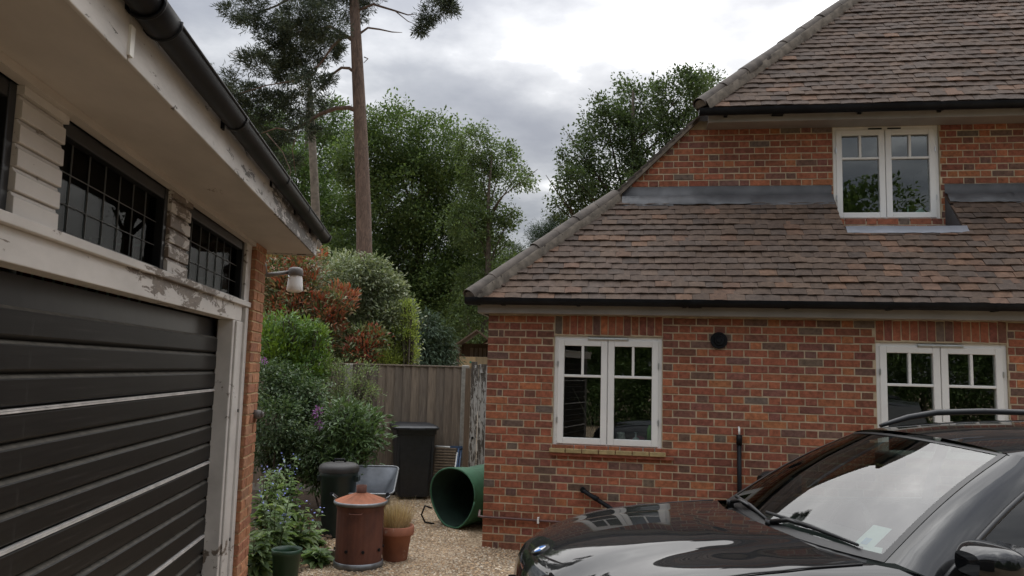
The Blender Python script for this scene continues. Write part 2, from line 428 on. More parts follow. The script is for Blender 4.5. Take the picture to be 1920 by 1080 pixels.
sold = [(w[0] - .0, w[1] + .0, w[3] + .004, 2.312) for w in WIN]
specs = bond(0, XR, -.25, 2.312, 2.312 - 31 * .075 + .0, [(*w[:3], 2.4) for w in WIN])
soldiers = []
for w in WIN:
    n = int(round((w[1] - w[0]) / .075)); p = (w[1] - w[0]) / n
    soldiers += [(w[0] + k * p + .004, w[0] + (k + 1) * p - .005, w[3] + .012, 2.312) for k in range(n)]
lay(wall, specs + soldiers, 0, 280, lower_vis)
# side wall towards the garden (seen only at a glance from further left)
def bricktex():
    m, t, b = new_mat('brickwork_far'); br = _n(t, 'ShaderNodeTexBrick'); c = _n(t, 'ShaderNodeTexCoord')
    mp = _n(t, 'ShaderNodeMapping'); mp.inputs['Rotation'].default_value = (R(90), 0, R(90)); t.links.new(c.outputs['Object'], mp.inputs[0]); t.links.new(mp.outputs[0], br.inputs[0])
    br.inputs['Color1'].default_value = (.30, .08, .045, 1); br.inputs['Color2'].default_value = (.16, .06, .045, 1); br.inputs['Mortar'].default_value = (.40, .33, .22, 1)
    br.inputs['Scale'].default_value = 1; br.inputs['Brick Width'].default_value = .225; br.inputs['Row Height'].default_value = .075; br.inputs['Mortar Size'].default_value = .01
    t.links.new(br.outputs[0], b.inputs['Base Color']); b.inputs['Roughness'].default_value = .9; return m
MT['bricktex'] = bricktex()
MB().box(.004, .25, .262, 9, -.3, 2.5).build('side_wall', MT['bricktex'], house)

# ---- windows
def window(x0, x1, z0, z1, y, top_frac, hinge=True):
    fw = .05; m = MB(); d0, d1 = y, y + .07
    m.box(x0, x0 + fw, d0, d1, z0, z1); m.box(x1 - fw, x1, d0, d1, z0, z1)
    m.box(x0 + fw, x1 - fw, d0 + .001, d1, z1 - fw, z1); m.box(x0 + fw, x1 - fw, d0 + .001, d1, z0, z0 + fw)
    xm = (x0 + x1) / 2; m.box(xm - .012, xm + .012, d0 + .012, d1, z0 + fw, z1 - fw)
    w = m.build('window', MT['upvc'], house); bevel(w, .004)
    for a, b in ((x0 + fw - .012, xm - .004), (xm + .004, x1 - fw + .012)):
        s = MB(); f = .062; c, d = z0 + fw - .012, z1 - fw + .012; p0, p1 = y - .014, y + .05
        s.box(a, a + f, p0, p1, c, d); s.box(b - f, b, p0, p1, c, d); s.box(a + f, b - f, p0 + .001, p1, d - f, d); s.box(a + f, b - f, p0 + .001, p1, c, c + f)
        zt = d - f - (d - c - 2 * f) * top_frac
        s.box(a + f, b - f, p0 + .004, p1 - .004, zt - .013, zt + .013)
        xm2 = (a + b) / 2; s.box(xm2 - .013, xm2 + .013, p0 + .005, p1 - .005, zt + .013, d - f)
        bevel(s.build('sash', MT['upvc'], w), .005)
        for q in ((a + f, b - f, c + f, zt - .013), (a + f, xm2 - .013, zt + .013, d - f), (xm2 + .013, b - f, zt + .013, d - f)):
            MB().box(q[0] - .004, q[1] + .004, y + .014, y + .022, q[2] - .004, q[3] + .004).build('pane', MT['pane'], w)
        # friction stay covers and drip beads
        for zz in (z0 + (z1 - z0) * .22, z0 + (z1 - z0) * .72):
            hx = a - .006 if a < xm - .1 and b < xm else b - .004
            MB().box(hx, hx + .010, y - .020, y + .0, zz, zz + .055).build('hinge', MT['steel'], w)
    return w
w1 = window(*WIN[0], .028, .33); w2 = window(*WIN[1], .028, .33)
w3 = window(*UWIN[:2], UWIN[2], UWIN[3], UY + .028, .30)
for w, (a, b, c, d) in ((w1, WIN[0]), (w2, WIN[1])):
    xm = (a + b) / 2; m = MB().box(xm - .20, xm + .20, .004, .03, d - .040, d - .018); m.box(xm - .19, xm + .19, -.002, .004, d - .036, d - .022)
    bevel(m.build('vent_strip', MT['steel'], w), .002)
for k in (-.17, .03): MB().box(4.2075 + k, 4.2075 + k + .14, UY + .012, UY + .03, UWIN[3] - .032, UWIN[3] - .022).build('vent_strip', MT['blackplastic'], w3)
# sill of ochre bricks on a red tile drip, under the first window
m = MB(); n = 7; p = (1.80 - .66) / n
for k in range(n): m.box(.655 + k * p, .655 + (k + 1) * p - .008, -.055 + .002 * (k % 2), .03, .955, .994)
MB().box(.66, 1.86, -.035, .03, .925, .953).build('sill_drip', MT['redtile'], house)
sl_ = m.build('window_sill', MT['ochre_tile'], house); bevel(sl_, .003)
m = MB(); m.box(3.70, 4.92, -.05, .03, .955, .994); m.build('window_sill', MT['ochre_tile'], house)
# rooms behind the glass
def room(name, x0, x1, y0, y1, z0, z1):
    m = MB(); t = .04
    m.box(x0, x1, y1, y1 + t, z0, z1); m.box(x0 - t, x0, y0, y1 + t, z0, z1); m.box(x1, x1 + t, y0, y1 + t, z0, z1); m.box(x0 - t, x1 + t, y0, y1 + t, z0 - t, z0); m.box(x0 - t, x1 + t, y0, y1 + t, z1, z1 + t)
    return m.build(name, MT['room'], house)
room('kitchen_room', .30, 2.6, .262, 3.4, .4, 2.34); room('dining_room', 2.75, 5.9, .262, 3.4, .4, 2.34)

# ---- roofs.  front skirt roof, left slope, main roof
EY, EZ, TF = -.17, 2.46, 1.02          # skirt eave and its slope
LX, TL = -.125, .96                    # left eave and the slope of the left plane
MY, MZ, TM = .76, 4.70, 1.20           # main eave
def skirt(y): return EZ + (y - EY) * TF
def leftz(x): return EZ + (x - LX) * TL
def hip1(y): return LX + (y - EY) * TF / TL
MX = LX + (MZ - EZ) / TL
def hip2(y): return MX + (y - MY) * TM / TL
NX0, NX1, NY = 3.64, 4.80, .66         # slot in the skirt roof for the upper window
dk = plain('roof_underlay', (.05, .042, .036), .9)
m = MB(); off = .0
def q(pts): m.add(pts, [tuple(range(len(pts)))])
q([(hip1(EY), EY, skirt(EY)), (XR, EY, skirt(EY)), (XR, NY, skirt(NY)), (hip1(NY), NY, skirt(NY))])
q([(hip1(NY), NY, skirt(NY)), (NX0, NY, skirt(NY)), (NX0, UY, skirt(UY)), (hip1(UY), UY, skirt(UY))])
q([(NX1, NY, skirt(NY)), (XR, NY, skirt(NY)), (XR, UY, skirt(UY)), (NX1, UY, skirt(UY))])
roof = m.build('roof', dk, house)
for a in (NX0, NX1):
    MB().add([(a, NY, skirt(NY)), (a, UY, skirt(UY)), (a, UY, 3.30), (a, NY, 3.28)], [(0, 1, 2, 3)]).build('cheek', MT['lead'], roof)
m = MB(); yt = MY + (9 - MZ) / TM
m.add([(MX, MY, MZ), (XR + 1, MY, MZ), (XR + 1, yt, 9), (hip2(yt), yt, 9)], [(0, 1, 2, 3)])
main_roof = m.build('main_roof', dk, house)
m = MB(); m.add([(LX, EY, EZ), (hip1(UY), UY, skirt(UY)), (LX + (MZ - .1 - EZ) / TL, UY - .04, MZ - .1), (MX, MY, MZ), (hip2(yt), yt, 9), (hip2(yt), 10, 9), (LX, 10, EZ)], [(0, 1, 2, 3, 4, 5, 6)])
m.build('garden_slope', plain('old_tile_slope', (.12, .09, .075), .85, var=.4, scale=8, bump=.5), house)

TPAL = [(.094, .066, .050), (.102, .070, .051), (.087, .064, .051), (.108, .072, .051), (.095, .065, .049)]
TRED = [(.135, .080, .053), (.15, .088, .056), (.128, .076, .052)]
def tcol(x, y, main=False):
    red = .05
    if not main:
        if x > 3.3: red = .24 if .0 < y < .75 else .1
        if y < .12: red = max(red, .18)
        if x - hip1(y) < 1.1 and y < .6: red = max(red, .2)
    else: red = .05 + .1 * (y < 1.0)
    c = random.choice(TRED if random.random() < red else TPAL); k = random.uniform(.84, 1.16); return tuple(a * k for a in c)
def unit_tile(seed):
    r = random.Random(seed); L = .165; n = 4; v = []; cam_ = r.uniform(.002, .006); sk = r.uniform(-.003, .003)
    for yy, lift in ((0, .026), (L, .006)):
        for zz in (0, -.013):
            for i in range(n):
                t = i / (n - 1); v.append((t, yy + r.uniform(-.003, .003) * (yy == 0) + sk * (t - .5), lift + zz + cam_ * (1 - (2 * t - 1) ** 2) + r.uniform(-.0008, .0008)))
    T0, B0, T1 = 0, n, 2 * n; f = []
    for i in range(n - 1): f += [(T0 + i, T0 + i + 1, T1 + i + 1, T1 + i), (B0 + i, B0 + i + 1, T0 + i + 1, T0 + i)]
    f += [(B0, T0, T1, 3 * n), (T0 + n - 1, B0 + n - 1, 4 * n - 1, T1 + n - 1)]
    me = bpy.data.meshes.new('tile'); me.from_pydata(v, [], f); me.materials.append(MT['tile']); return me, np.array(v), f
UT = [unit_tile(i) for i in range(10)]
def tile_roof(parent, ey, ez, tn, left, right, ytop, limit, main, slot=None, vis=None):
    L = math.hypot(1, tn); cy, sy = 1 / L, tn / L; specs = []; k = 0; G = .0985
    while True:
        d = k * G - .025; y = ey + d * cy
        if y > ytop - .02: break
        xl = left(y + .05); x = -.3 - .0825 * (k % 2) + .02 * math.sin(k * 2.1); sag = [random.uniform(0, 6.28) for _ in range(2)]
        while x < right:
            w = .165 * random.uniform(.97, 1.03); a, b = max(x + .0015, xl), x + w - .0015; x += w
            segs = [(a, b)]
            if slot and y + .03 > slot[2]:
                segs = [(s, t) for s, t in ((a, min(b, slot[0])), (max(a, slot[1]), b)) if t > s] if (a < slot[0] or b > slot[1]) else []
            for a2, b2 in segs:
                if b2 - a2 < .03: continue
                h = .0045 * math.sin(a2 * 2.3 + sag[0]) + .003 * math.sin(a2 * 5.9 + sag[1]) + random.uniform(-.0022, .0022)
                specs.append((a2, b2, d + .006 * math.sin(a2 * 1.7 + sag[1]) + random.uniform(-.004, .004), h, y))
        k += 1
    sc = []
    for s in specs:
        c = hw((s[0] + s[1]) / 2, s[4], ez + (s[4] - ey) * tn); px, py = project(c); ok = -5 < px < 1925 and py > -5
        sc.append(((s[1] - s[0]) / np.linalg.norm(c) ** 2 if ok else -1, s))
    sc.sort(key=lambda t: -t[0]); rest = MB()
    for i, (ar, s) in enumerate(sc):
        me, v, f = random.choice(UT); ax = np.array([1, 0, 0]); ay = np.array([0, cy, sy]); az = np.array([0, -sy, cy]); o = np.array([s[0], ey, ez]) + ay * s[2] + az * (s[3] + .004)
        tw = random.uniform(-.012, .012); w = s[1] - s[0]
        mt = Matrix(((w, 0, 0, o[0]), (0, ay[1], az[1], o[1]), (tw * w, ay[2], az[2], o[2]), (0, 0, 0, 1)))
        if i < limit and ar > 0: share('tile', me, parent, mt, tcol(s[0], s[4], main))
        else:
            A = np.array(mt)[:3]; rest.add(v @ A[:, :3].T + A[:, 3], f, 0, tcol(s[0], s[4], main))
    if rest.n: tag(rest.build('tile_courses', MT['tile_s'], parent), kind='stuff')
tile_roof(roof, EY, EZ, TF, lambda y: hip1(y) + .03, XR, UY - .06, 290, False, (NX0, NX1, NY))
tile_roof(main_roof, MY, MZ, TM, lambda y: hip2(y) + .03, XR + .6, MY + 2.9, 0, True)
def hip_tiles(parent, p0, p1, n, r, ext):
    p0, p1 = np.array(p0, float), np.array(p1, float); d = (p1 - p0) / n; u = d / np.linalg.norm(d); side = np.cross(u, (0, 0, 1)); side /= np.linalg.norm(side); up = np.cross(side, u)
    bed = MB()
    for k in range(n):
        a = p0 + d * k - u * .02; b = p0 + d * (k + 1) + u * .03; rr = r * random.uniform(.96, 1.04); P = []
        j = side * random.uniform(-.008, .008) + up * random.uniform(-.006, .008)
        for c, q_ in ((a, rr * 1.04), (a + d * .5, rr), (b, rr * .95)):
            P.append([c + j + side * q_ * math.cos(t) + up * (q_ * math.sin(t) * .82 - .005) for t in np.linspace(-.25, math.pi + .25, 13)])
        mm = MB().grid(P); mm.grid([[x * .9 + c_ * .1 for x in row] for row, c_ in zip(P, (a, a + d * .5, b))])
        e = [x for x in P[0]]; i2 = [x * .9 + a * .1 for x in P[0]]; mm.grid([e, i2]); mm.build('hip_tile', MT['hip'], parent)
    for sg in (1, -1):
        P = []
        for k in range(n * 8 + 1):
            c = p0 + (p1 - p0) * k / (n * 8); w = r * random.uniform(1.0, 1.22)
            P.append([c + side * sg * r * .7 + up * r * .25, c + side * sg * w + up * (.012 - (w - r) * .5), c + side * sg * w * 1.02 - up * .09])
        bed.grid(P)
    P = [p0 + side * r * .93 * math.cos(t) + up * (r * .93 * math.sin(t) * .8 - .02) - u * .012 for t in np.linspace(-.2, math.pi + .2, 12)]
    bed.add(P, [tuple(range(12))]); bed.build('mortar_bed', MT['bed'], parent)
hip_tiles(roof, (LX - .03, EY - .03, EZ + .03), (hip1(UY), UY - .02, skirt(UY) + .025), 7, .09, 0)
y2 = MY + 2.9
hip_tiles(main_roof, (MX - .03, MY - .03, MZ + .035), (hip2(y2), y2, MZ + (y2 - MY) * TM + .025), 14, .09, 0)
# tile edges of the left slope showing above the skirt roof
v0 = np.array([hip1(UY), UY - .05, skirt(UY)]); v1 = np.array([MX - .02, UY - .05, MZ - .02]); n = 13
for k in range(n):
    c = v0 + (v1 - v0) * (k + .5) / n; u = (v1 - v0) / np.linalg.norm(v1 - v0); nn = np.array([-u[2], 0, u[0]]); mm = MB(); Lh = .10
    pts = [c - u * Lh + nn * .045, c + u * Lh + nn * .015, c + u * Lh + nn * .0, c - u * Lh + nn * .028]
    mm.add([p + np.array([0, dy, 0]) for dy in (0, .16) for p in pts], [(3, 2, 1, 0), (4, 5, 6, 7), (0, 1, 5, 4), (2, 3, 7, 6), (1, 2, 6, 5), (3, 0, 4, 7)]).build('verge_tile', MT['hip'], main_roof)
mm = MB(); a = v0; b = v1; nn2 = np.array([-.69, 0, .72])
mm.add([a + nn2 * .028, b + nn2 * .015, b - nn2 * .02, a - nn2 * .03, *(p + np.array([0, .1, 0]) for p in (a + nn2 * .028, b + nn2 * .015, b - nn2 * .02, a - nn2 * .03))], [(3, 2, 1, 0), (0, 1, 5, 4), (2, 3, 7, 6)]).build('verge_mortar', MT['bed'], main_roof)

# ---- upper wall behind the skirt roof
uz0 = 3.28
dw = slab('dormer_wall', .9, XR + .6, uz0, 4.66, UY + .0045, UY + .25, [UWIN], MT['mortar'])
def uleft(z): return LX + (z + .0 - EZ) / TL + .03
us = bond(.9, XR + .5, 3.39, 4.57, 4.57 - 17 * .075, [(UWIN[0], UWIN[1], UWIN[2], 4.7)], left_edge=uleft)
us = [s for s in us if s[1] - s[0] > .025 and (s[3] > 3.86 or (s[0] > NX0 - .3 and s[1] < NX1 + .3))]
lay(dw, us, UY, 20, lambda px, py: 1180 < px < 1925 and 232 < py < 352)
for s_ in dw.children: pass
# the wall slab must not stand out past the verge: trim with the slope
bm_ = bmesh.new(); bm_.from_mesh(dw.data)
bmesh.ops.bisect_plane(bm_, geom=bm_.verts[:] + bm_.edges[:] + bm_.faces[:], plane_co=(LX, 0, EZ), plane_no=(-TL, 0, 1), clear_outer=True)
bm_.to_mesh(dw.data); bm_.free()
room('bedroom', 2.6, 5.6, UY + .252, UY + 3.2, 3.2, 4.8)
# lead: flashing strip, tray under the upper window
def strip(name, x0, x1, prof, mat, n=24, wob=.004):
    P = [[(x, y + random.uniform(-wob, wob) * (i > 0), z + random.uniform(-wob, wob) * (i > 0)) for x in np.linspace(x0, x1, n)] for i, (y, z) in enumerate(prof)]
    return MB().grid(P).build(name, mat, house)
zt = skirt(UY)
fl = [(UY - .004, zt + .135), (UY - .008, zt + .03), (UY - .07, zt + .012), (UY - .135, skirt(UY - .135) + .045), (UY - .137, skirt(UY - .135) + .036)]
def lap(x0, x1, k):
    d = .0025 * (k % 2); w = random.uniform(-.012, .012)
    strip('lead_flashing', x0 - .05 * (k > 0), x1, [(y - d - (.006 if i > 2 else 0), z + d + (w if i in (3, 4) else 0)) for i, (y, z) in enumerate(fl)], MT['lead'], 14, .006)
for k, (a, b) in enumerate(((hip1(UY) + .10, 1.9), (1.9, 2.75), (2.75, NX0 - .01), (NX1, 5.5), (5.5, XR))): lap(a, b, 0 if a == NX1 else k)
strip('lead_tray', NX0 + .01, NX1 + .03, [(UY - .005, 3.40), (UY - .02, skirt(NY) + .06), (NY - .02, skirt(NY) + .035), (NY - .09, skirt(NY - .09) + .043)], MT['leadnew'], 14, .003)
# ---- fascias and gutters
def gutter(x0, x1, y, z, r, joints, brackets, slope=0.0):
    P = []; n = 11
    for x in np.linspace(x0, x1, 12):
        P.append([(x, y - r * math.cos(t), z - r * 1.05 * math.sin(t)) for t in np.linspace(0, math.pi, n)])
    m = MB().grid(P); P2 = [[(p[0], y + (p[1] - y) * .93, z + (p[2] - z) * .93) for p in row] for row in P]; m.grid(P2, flip=True)
    m.grid([[P[i][0] for i in range(12)], [(P[i][0][0], y - r * 1.08, z + .006) for i in range(12)], [(P2[i][0][0], y - r * .90, z + .006) for i in range(12)], [P2[i][0] for i in range(12)]])
    for x in (x0, x1): m.add([(x, y - r * math.cos(t), z - r * 1.05 * math.sin(t)) for t in np.linspace(0, math.pi, n)], [tuple(range(n))])
    g_ = m.build('gutter', MT['blackplastic'], house)
    for x in joints + brackets:
        w = .06 if x in joints else .018; k = 1.09
        P = [[(xx, y - r * k * math.cos(t), z - r * 1.05 * k * math.sin(t)) for t in np.linspace(-.12, math.pi, n)] for xx in (x - w, x + w)]
        b_ = MB().grid(P); b_.box(x - w, x + w, y + r * .9, y + r * 1.35, z - r * 1.1, z + .0); b_.build('union' if x in joints else 'bracket', MT['blackplastic'], g_)
    return g_
gutter(-.20, XR, -.215, 2.455, .058, [2.05, -.12], [.18, .93, 1.95, 2.9, 3.8, 4.7, 5.5])
gutter(MX - .05, XR + .6, MY - .05, MZ - .045, .058, [3.0], [2.45, 3.85, 4.65, 5.5, 6.2])
bevel(MB().box(-.09, XR, -.135, -.105, 2.318, 2.415).build('fascia', MT['fascia'], house), .003)
MB().box(-.088, XR, -.104, .0, 2.3185, 2.330).build('soffit', MT['fascia'], house)
MB().box(-.09, -.062, -.1045, 9, 2.316, 2.415).build('fascia', MT['fascia'], house)
bevel(MB().box(MX + .06, XR + .6, MY + .045, MY + .075, 4.545, 4.665).build('fascia', MT['fascia'], house), .003)
MB().box(MX + .062, XR + .6, MY + .076, UY + .0, 4.553, 4.566).build('soffit', MT['fascia'], house)
# ---- fittings on the wall
m = MB().tube([(2.291, -.03, 2.09), (2.291, .02, 2.09)], [.078, .085], 24); m.tube([(2.291, -.05, 2.09), (2.291, -.028, 2.09)], [.045, .052], 20); m.tube([(2.285, -.062, 2.092), (2.285, -.048, 2.092)], [.022, .03], 14)
m.build('flue_vent', MT['blackplastic'], house)
MB().tube([(2.474, -.032, .0), (2.474, -.032, 1.175)], .021, 12).tube([(2.474, -.032, 1.10), (2.474, -.032, 1.19)], .027, 12).build('downpipe', MT['blackplastic'], house)
MB().tube([(2.474, -.032, 1.19), (2.474, -.03, 1.255)], .010, 8).tube([(2.474, -.03, 1.25), (2.474, .01, 1.262)], .010, 8).build('overflow_pipe', MT['white'], house)
MB().tube([(.985, .0, .605), (1.0, -.05, .60), (1.42, -.075, .36), (1.75, -.085, .15)], .021, 10).tube([(.99, .01, .605), (.995, -.062, .602)], .027, 10).tube([(1.10, -.055, .545), (1.14, -.058, .522)], .026, 10).build('waste_pipe', MT['blackplastic'], house)
m = MB().tube([(-.05, .10, .33), (-.035, -.02, .296), (.0, -.028, .294), (.5, -.028, .289), (2.4, -.028, .27)], .012, 8); m.build('water_pipe', MT['brownpipe'], house)
for x in (.56, 1.7): MB().box(x - .009, x + .009, -.048, .0, .262, .318).build('pipe_clip', MT['white'], house)

# ================================================================== GARAGE   (local x out towards the drive, y along its front, z up)
GT = R(6.35)
gdir = np.array([-math.sin(GT), math.cos(GT), 0]); gout = np.array([math.cos(GT), math.sin(GT), 0])
gorg = -gout * 1.242 + gdir * 4.0
garage = thing('garage', 'low garage with flaking cream paint, black ribbed door and brick pier', 'garage', tuple(gorg), GT)
S0 = 4.0                                                # the root stands at s = 4 along the front
MT['cream'] = painted_wood('flaking_cream_paint', (.60, .57, .54), (.20, .16, .13), .80, (1, .35, 1), .5, .22)
MT['cream2'] = painted_wood('flaking_fascia_paint', (.58, .555, .53), (.12, .105, .09), .90, (1, .5, 2.2), .55, .35)
MT['soffit'] = painted_wood('dirty_soffit_paint', (.50, .46, .425), (.30, .25, .21), .66, (1, .4, 1), .7, .18)
MT['blackwood'] = plain('black_window_paint', (.010, .011, .013), .4, var=.4, scale=12)
MT['garageglass'] = glass('old_garage_glass', (.50, .53, .52), .018, .0, .06)
MT['came'] = plain('lead_came', (.13, .135, .135), .6, metal=.3)
MT['whiteline'] = plain('white_weather_strip', (.50, .48, .46), .5, var=.25, scale=14)
def doormat():
    m, t, b = new_mat('black_door_paint'); v = _stretch(t, (1, .25, 6))
    c = _ramp(t, _noise(t, 9, 7, .7, v), [(.35, (.006, .0055, .005)), (.62, (.013, .012, .011)), (.80, (.04, .037, .034))])
    s = _ramp(t, _noise(t, 5, 4, .6, _stretch(t, (1, 3.2, .45))), [(.66, (0, 0, 0)), (.74, (1, 1, 1))])
    k = _n(t, 'ShaderNodeMath', operation='MULTIPLY'); t.links.new(s, k.inputs[0]); k.inputs[1].default_value = .10
    t.links.new(_mix(t, k.outputs[0], c, (.30, .30, .30)), b.inputs['Base Color']); b.inputs['Roughness'].default_value = .5; b.inputs['Specular IOR Level'].default_value = .25
    _bump(t, b, _noise(t, 60, 3, .6, v), .15, .002); return m
MT['door'] = doormat(); MT['doordust'] = plain('dusty_door_edge', (.075, .066, .053), .8, var=.45, scale=18)
def gb(name, m, mats, parent=garage):
    o = m.build(name, mats, parent); o.location = o.location + Vector((0, -S0, 0)) if parent is garage else o.location; return o
# brick pier
pier = gb('pier', MB().box(-.30, -.006, 5.755, 6.095, -.1, 2.63), MT['mortar_y'])
GPAL = [(.40, .185, .098), (.36, .16, .09), (.43, .21, .115), (.33, .145, .085), (.38, .20, .12)]
UP = [unit_brick(40 + i, 'brick', 'brick') for i in range(6)]
z = -.04; k = 0
while z < 2.60:
    h = min(.065, 2.628 - z); seq = ((.0, .222), (.232, .345)) if k % 2 else ((.0, .1085), (.1185, .345))
    for a, b in seq:
        me, v, f = random.choice(UP); c = random.choice(GPAL); kk = random.uniform(.85, 1.12)
        # face looks to +x: brick x-axis runs along local y, brick depth goes to -x
        w = b - a; mt = Matrix(((0, -1, 0, random.uniform(-.002, .002)), (w, 0, 0, 5.75 + a), (0, 0, h, z), (0, 0, 0, 1)))
        # the first brick of each course also shows its end towards the door
        o = share('brick', me, pier, mt, tuple(x * kk for x in c))
    z += .075; k += 1
m = MB(); z = -.04
while z < 2.60:
    h = min(.065, 2.628 - z); m.box(-.28, -.0085, 5.7475, 5.7565, z, z + h, 0, tuple(x * .95 for x in random.choice(GPAL))); z += .075
tag(m.build('brick_courses', MT['brick_s'], pier), kind='stuff')
# garage shell behind: roof slab, back and end walls
gb('roof_slab', MB().box(-5.2, .33, -1.5, 6.25, 2.66, 2.80), plain('roofing_felt', (.05, .05, .05), .9))
gb('end_wall', MB().box(-5.0, -.302, 5.85, 6.09, -.1, 2.63), MT['bricktex'])
gb('back_wall', MB().box(-5.2, -5.0, -1.5, 6.09, -.1, 2.63), MT['room']); gb('end_wall', MB().box(-5.0, -.2, -1.5, -1.3, -.1, 2.63), MT['room'])
gb('floor_slab', MB().box(-5.0, -.2, -1.3, 5.85, -.1, .02), MT['room'])
bevel(gb('soffit', MB().box(-.06, .337, -1.5, 6.255, 2.63, 2.655), MT['soffit']), .002)
gb('cover_strip', MB().box(-.05, -.005, -1.5, 5.745, 2.598, 2.629), MT['soffit'])
# fascia: two lengths, the nearer one ends in a moulded stop
fo = gb('fascia', MB().box(.338, .352, 2.28, 6.27, 2.618, 2.795), MT['cream2']); bevel(fo, .003)
fo = gb('fascia', MB().box(.340, .354, -1.5, 2.268, 2.614, 2.795), MT['cream2']); bevel(fo, .003)
gb('fascia_joint', MB().box(.354, .362, 2.262, 2.292, 2.63, 2.72), MT['white'])
gb('bargeboard', MB().box(-4.5, .337, 6.256, 6.276, 2.618, 2.795), MT['cream2'])
# gutter
def ggut():
    r = .050; cx, cz = .406, 2.782; n = 13; ysn = np.linspace(-1.5, 6.30, 24)
    def ring(y, k=1.0, t0=0.0): return [(cx + r * k * math.cos(t), y, cz - r * 1.0 * k * math.sin(t)) for t in np.linspace(t0, math.pi, n)]
    P = [ring(y) for y in ysn]; m = MB().grid(P); m.grid([ring(y, .92) for y in ysn], flip=True)
    m.tube([(cx + r * 1.0, y, cz + .003) for y in ysn], .0065, 6)
    m.add(ring(ysn[-1]), [tuple(range(n))]); m.add(ring(ysn[0]), [tuple(range(n))])
    g_ = gb('gutter', m, MT['blackplastic'])
    for y, w, nm in ((2.30, .075, 'union'), (6.27, .03, 'end_cap')):
        mm = MB().grid([ring(y - w, 1.10, -.15), ring(y - w * .9, 1.14, -.15), ring(y + w * .9, 1.14, -.15), ring(y + w, 1.10, -.15)])
        if nm == 'union':
            for q_ in (-w, w): mm.tube([(cx + r * 1.13 * math.cos(t), y + q_, cz - r * 1.13 * math.sin(t)) for t in np.linspace(-.1, math.pi, n)], .006, 6)
        mm.build(nm, MT['blackplastic'], g_)
    for y in (1.2, 3.30, 4.35, 5.15, 5.85):
        mm = MB().grid([ring(y - .017, 1.09, -.2), ring(y + .017, 1.09, -.2)]); mm.box(.3525, cx - r * .9, y - .017, y + .017, cz - .05, cz + .005); mm.build('bracket', MT['blackplastic'], g_)
ggut()
# timber front: lintel beam, sill ledge, posts
bevel(gb('lintel', MB().box(-.14, -.045, -1.3, 5.60, 2.040, 2.150), MT['cream']), .004)
bevel(gb('sill', MB().box(-.12, -.018, -1.3, 5.775, 2.150, 2.186), MT['cream']), .004)
bevel(gb('post', MB().box(-.15, -.046, 5.385, 5.70, -.1, 2.040), MT['cream']), .006)
bevel(gb('post_moulding', MB().box(-.15, -.030, 5.66, 5.745, -.1, 2.150), MT['cream']), .005)
bevel(gb('post_moulding', MB().box(-.045, -.032, 5.43, 5.50, -.1, 2.035), MT['cream']), .004)
bevel(gb('mullion', MB().box(-.12, -.035, 5.60, 5.748, 2.187, 2.60), MT['cream']), .004)
m = MB()
for zz in (1.42, .55): m.tube([(-.032, 5.60, zz), (-.026, 5.60, zz)], .012, 10)
gb('screw_hole', m, MT['blackwood'])
# door: pressed slats with a dusty bevel along each top, white strips between the sections
gdoor = gb('door', MB().box(-.19, -.176, -1.2, 5.42, .0, 2.036), MT['blackwood'])
def slat_mesh(h):
    m = MB(); y0, y1 = -1.2, 5.415
    prof = [(-.172, 0), (-.146, .012), (-.142, .018), (-.142, h - .018), (-.147, h - .013), (-.168, h)]
    for i, (a, b) in enumerate(zip(prof, prof[1:])):
        m.add([(a[0], y0, a[1]), (a[0], y1, a[1]), (b[0], y1, b[1]), (b[0], y0, b[1])], [(0, 1, 2, 3)], 1 if i == 4 else 0)
    m.add([(p[0], y1, p[1]) for p in prof], [tuple(range(6))]); m.add([(p[0], y0, p[1]) for p in prof], [tuple(range(6))[::-1]])
    return m
lines = [1.569, 1.096, .622, .149]
zs = []
for L_ in lines: zs += [(L_ + .006 + i * .117, .115) for i in range(4)]
zs = [q_ for q_ in zs if q_[0] < 1.92] + [(.0, .14)]
sm = slat_mesh(.115).build('slat', [MT['door'], MT['doordust']], gdoor); sm.location = (0, 0, zs[0][0])
for z0, h in zs[1:-1]:
    o = bpy.data.objects.new('slat', sm.data); link(o, gdoor); o.location = (0, 0, z0)
slat_mesh(.14).build('slat', [MT['door'], MT['doordust']], gdoor)
for L_ in lines[:3]:
    m = MB().box(-.160, -.139, -1.2, 5.415, L_ - .010, L_ - .003); m.box(-.160, -.141, -1.2, 5.415, L_ - .0015, L_ + .004); m.build('weather_strip', MT['whiteline'], gdoor)
m = MB().tube([(-.142, 3.62, .755), (-.118, 3.62, .755)], [.024, .022], 16).tube([(-.118, 3.62, .755), (-.112, 3.62, .755)], [.012, .010], 12); m.build('door_lock', MT['steel'], gdoor)
MB().box(-.150, -.140, 5.395, 5.412, .02, 2.03).build('door_edge', MT['steel'], gdoor)
# window band
def gwin(a, b):
    z0, z1 = 2.187, 2.598; m = MB(); f = .045
    m.box(-.13, -.062, a, a + f * .6, z0, z1); m.box(-.13, -.055, b - f, b, z0, z1); m.box(-.13, -.058, a + f * .6, b - f, z1 - .055, z1); m.box(-.13, -.062, a + f * .6, b - f, z0, z0 + .018)
    w = gb('window', m, MT['blackwood']); bevel(w, .004)
    MB().box(-.100, -.095, a + f * .6, b - f, z0 + .018, z1 - .055).build('pane', MT['garageglass'], w)
    n = 7; p = (b - f - a - f * .6) / n
    for k in range(1, n): MB().box(-.0945, -.0895, a + f * .6 + k * p - .0013, a + f * .6 + k * p + .0013, z0 + .018, z1 - .056).build('lead_came', MT['came'], w)
    for zz in (z0 + .125, z0 + .24): MB().box(-.0942, -.0892, a + f * .6, b - f, zz - .0013, zz + .0013).build('lead_came', MT['came'], w)
for a, b in ((1.30, 2.50), (2.80, 3.95), (4.28, 5.60), (-.1, 1.0)): gwin(a, b)
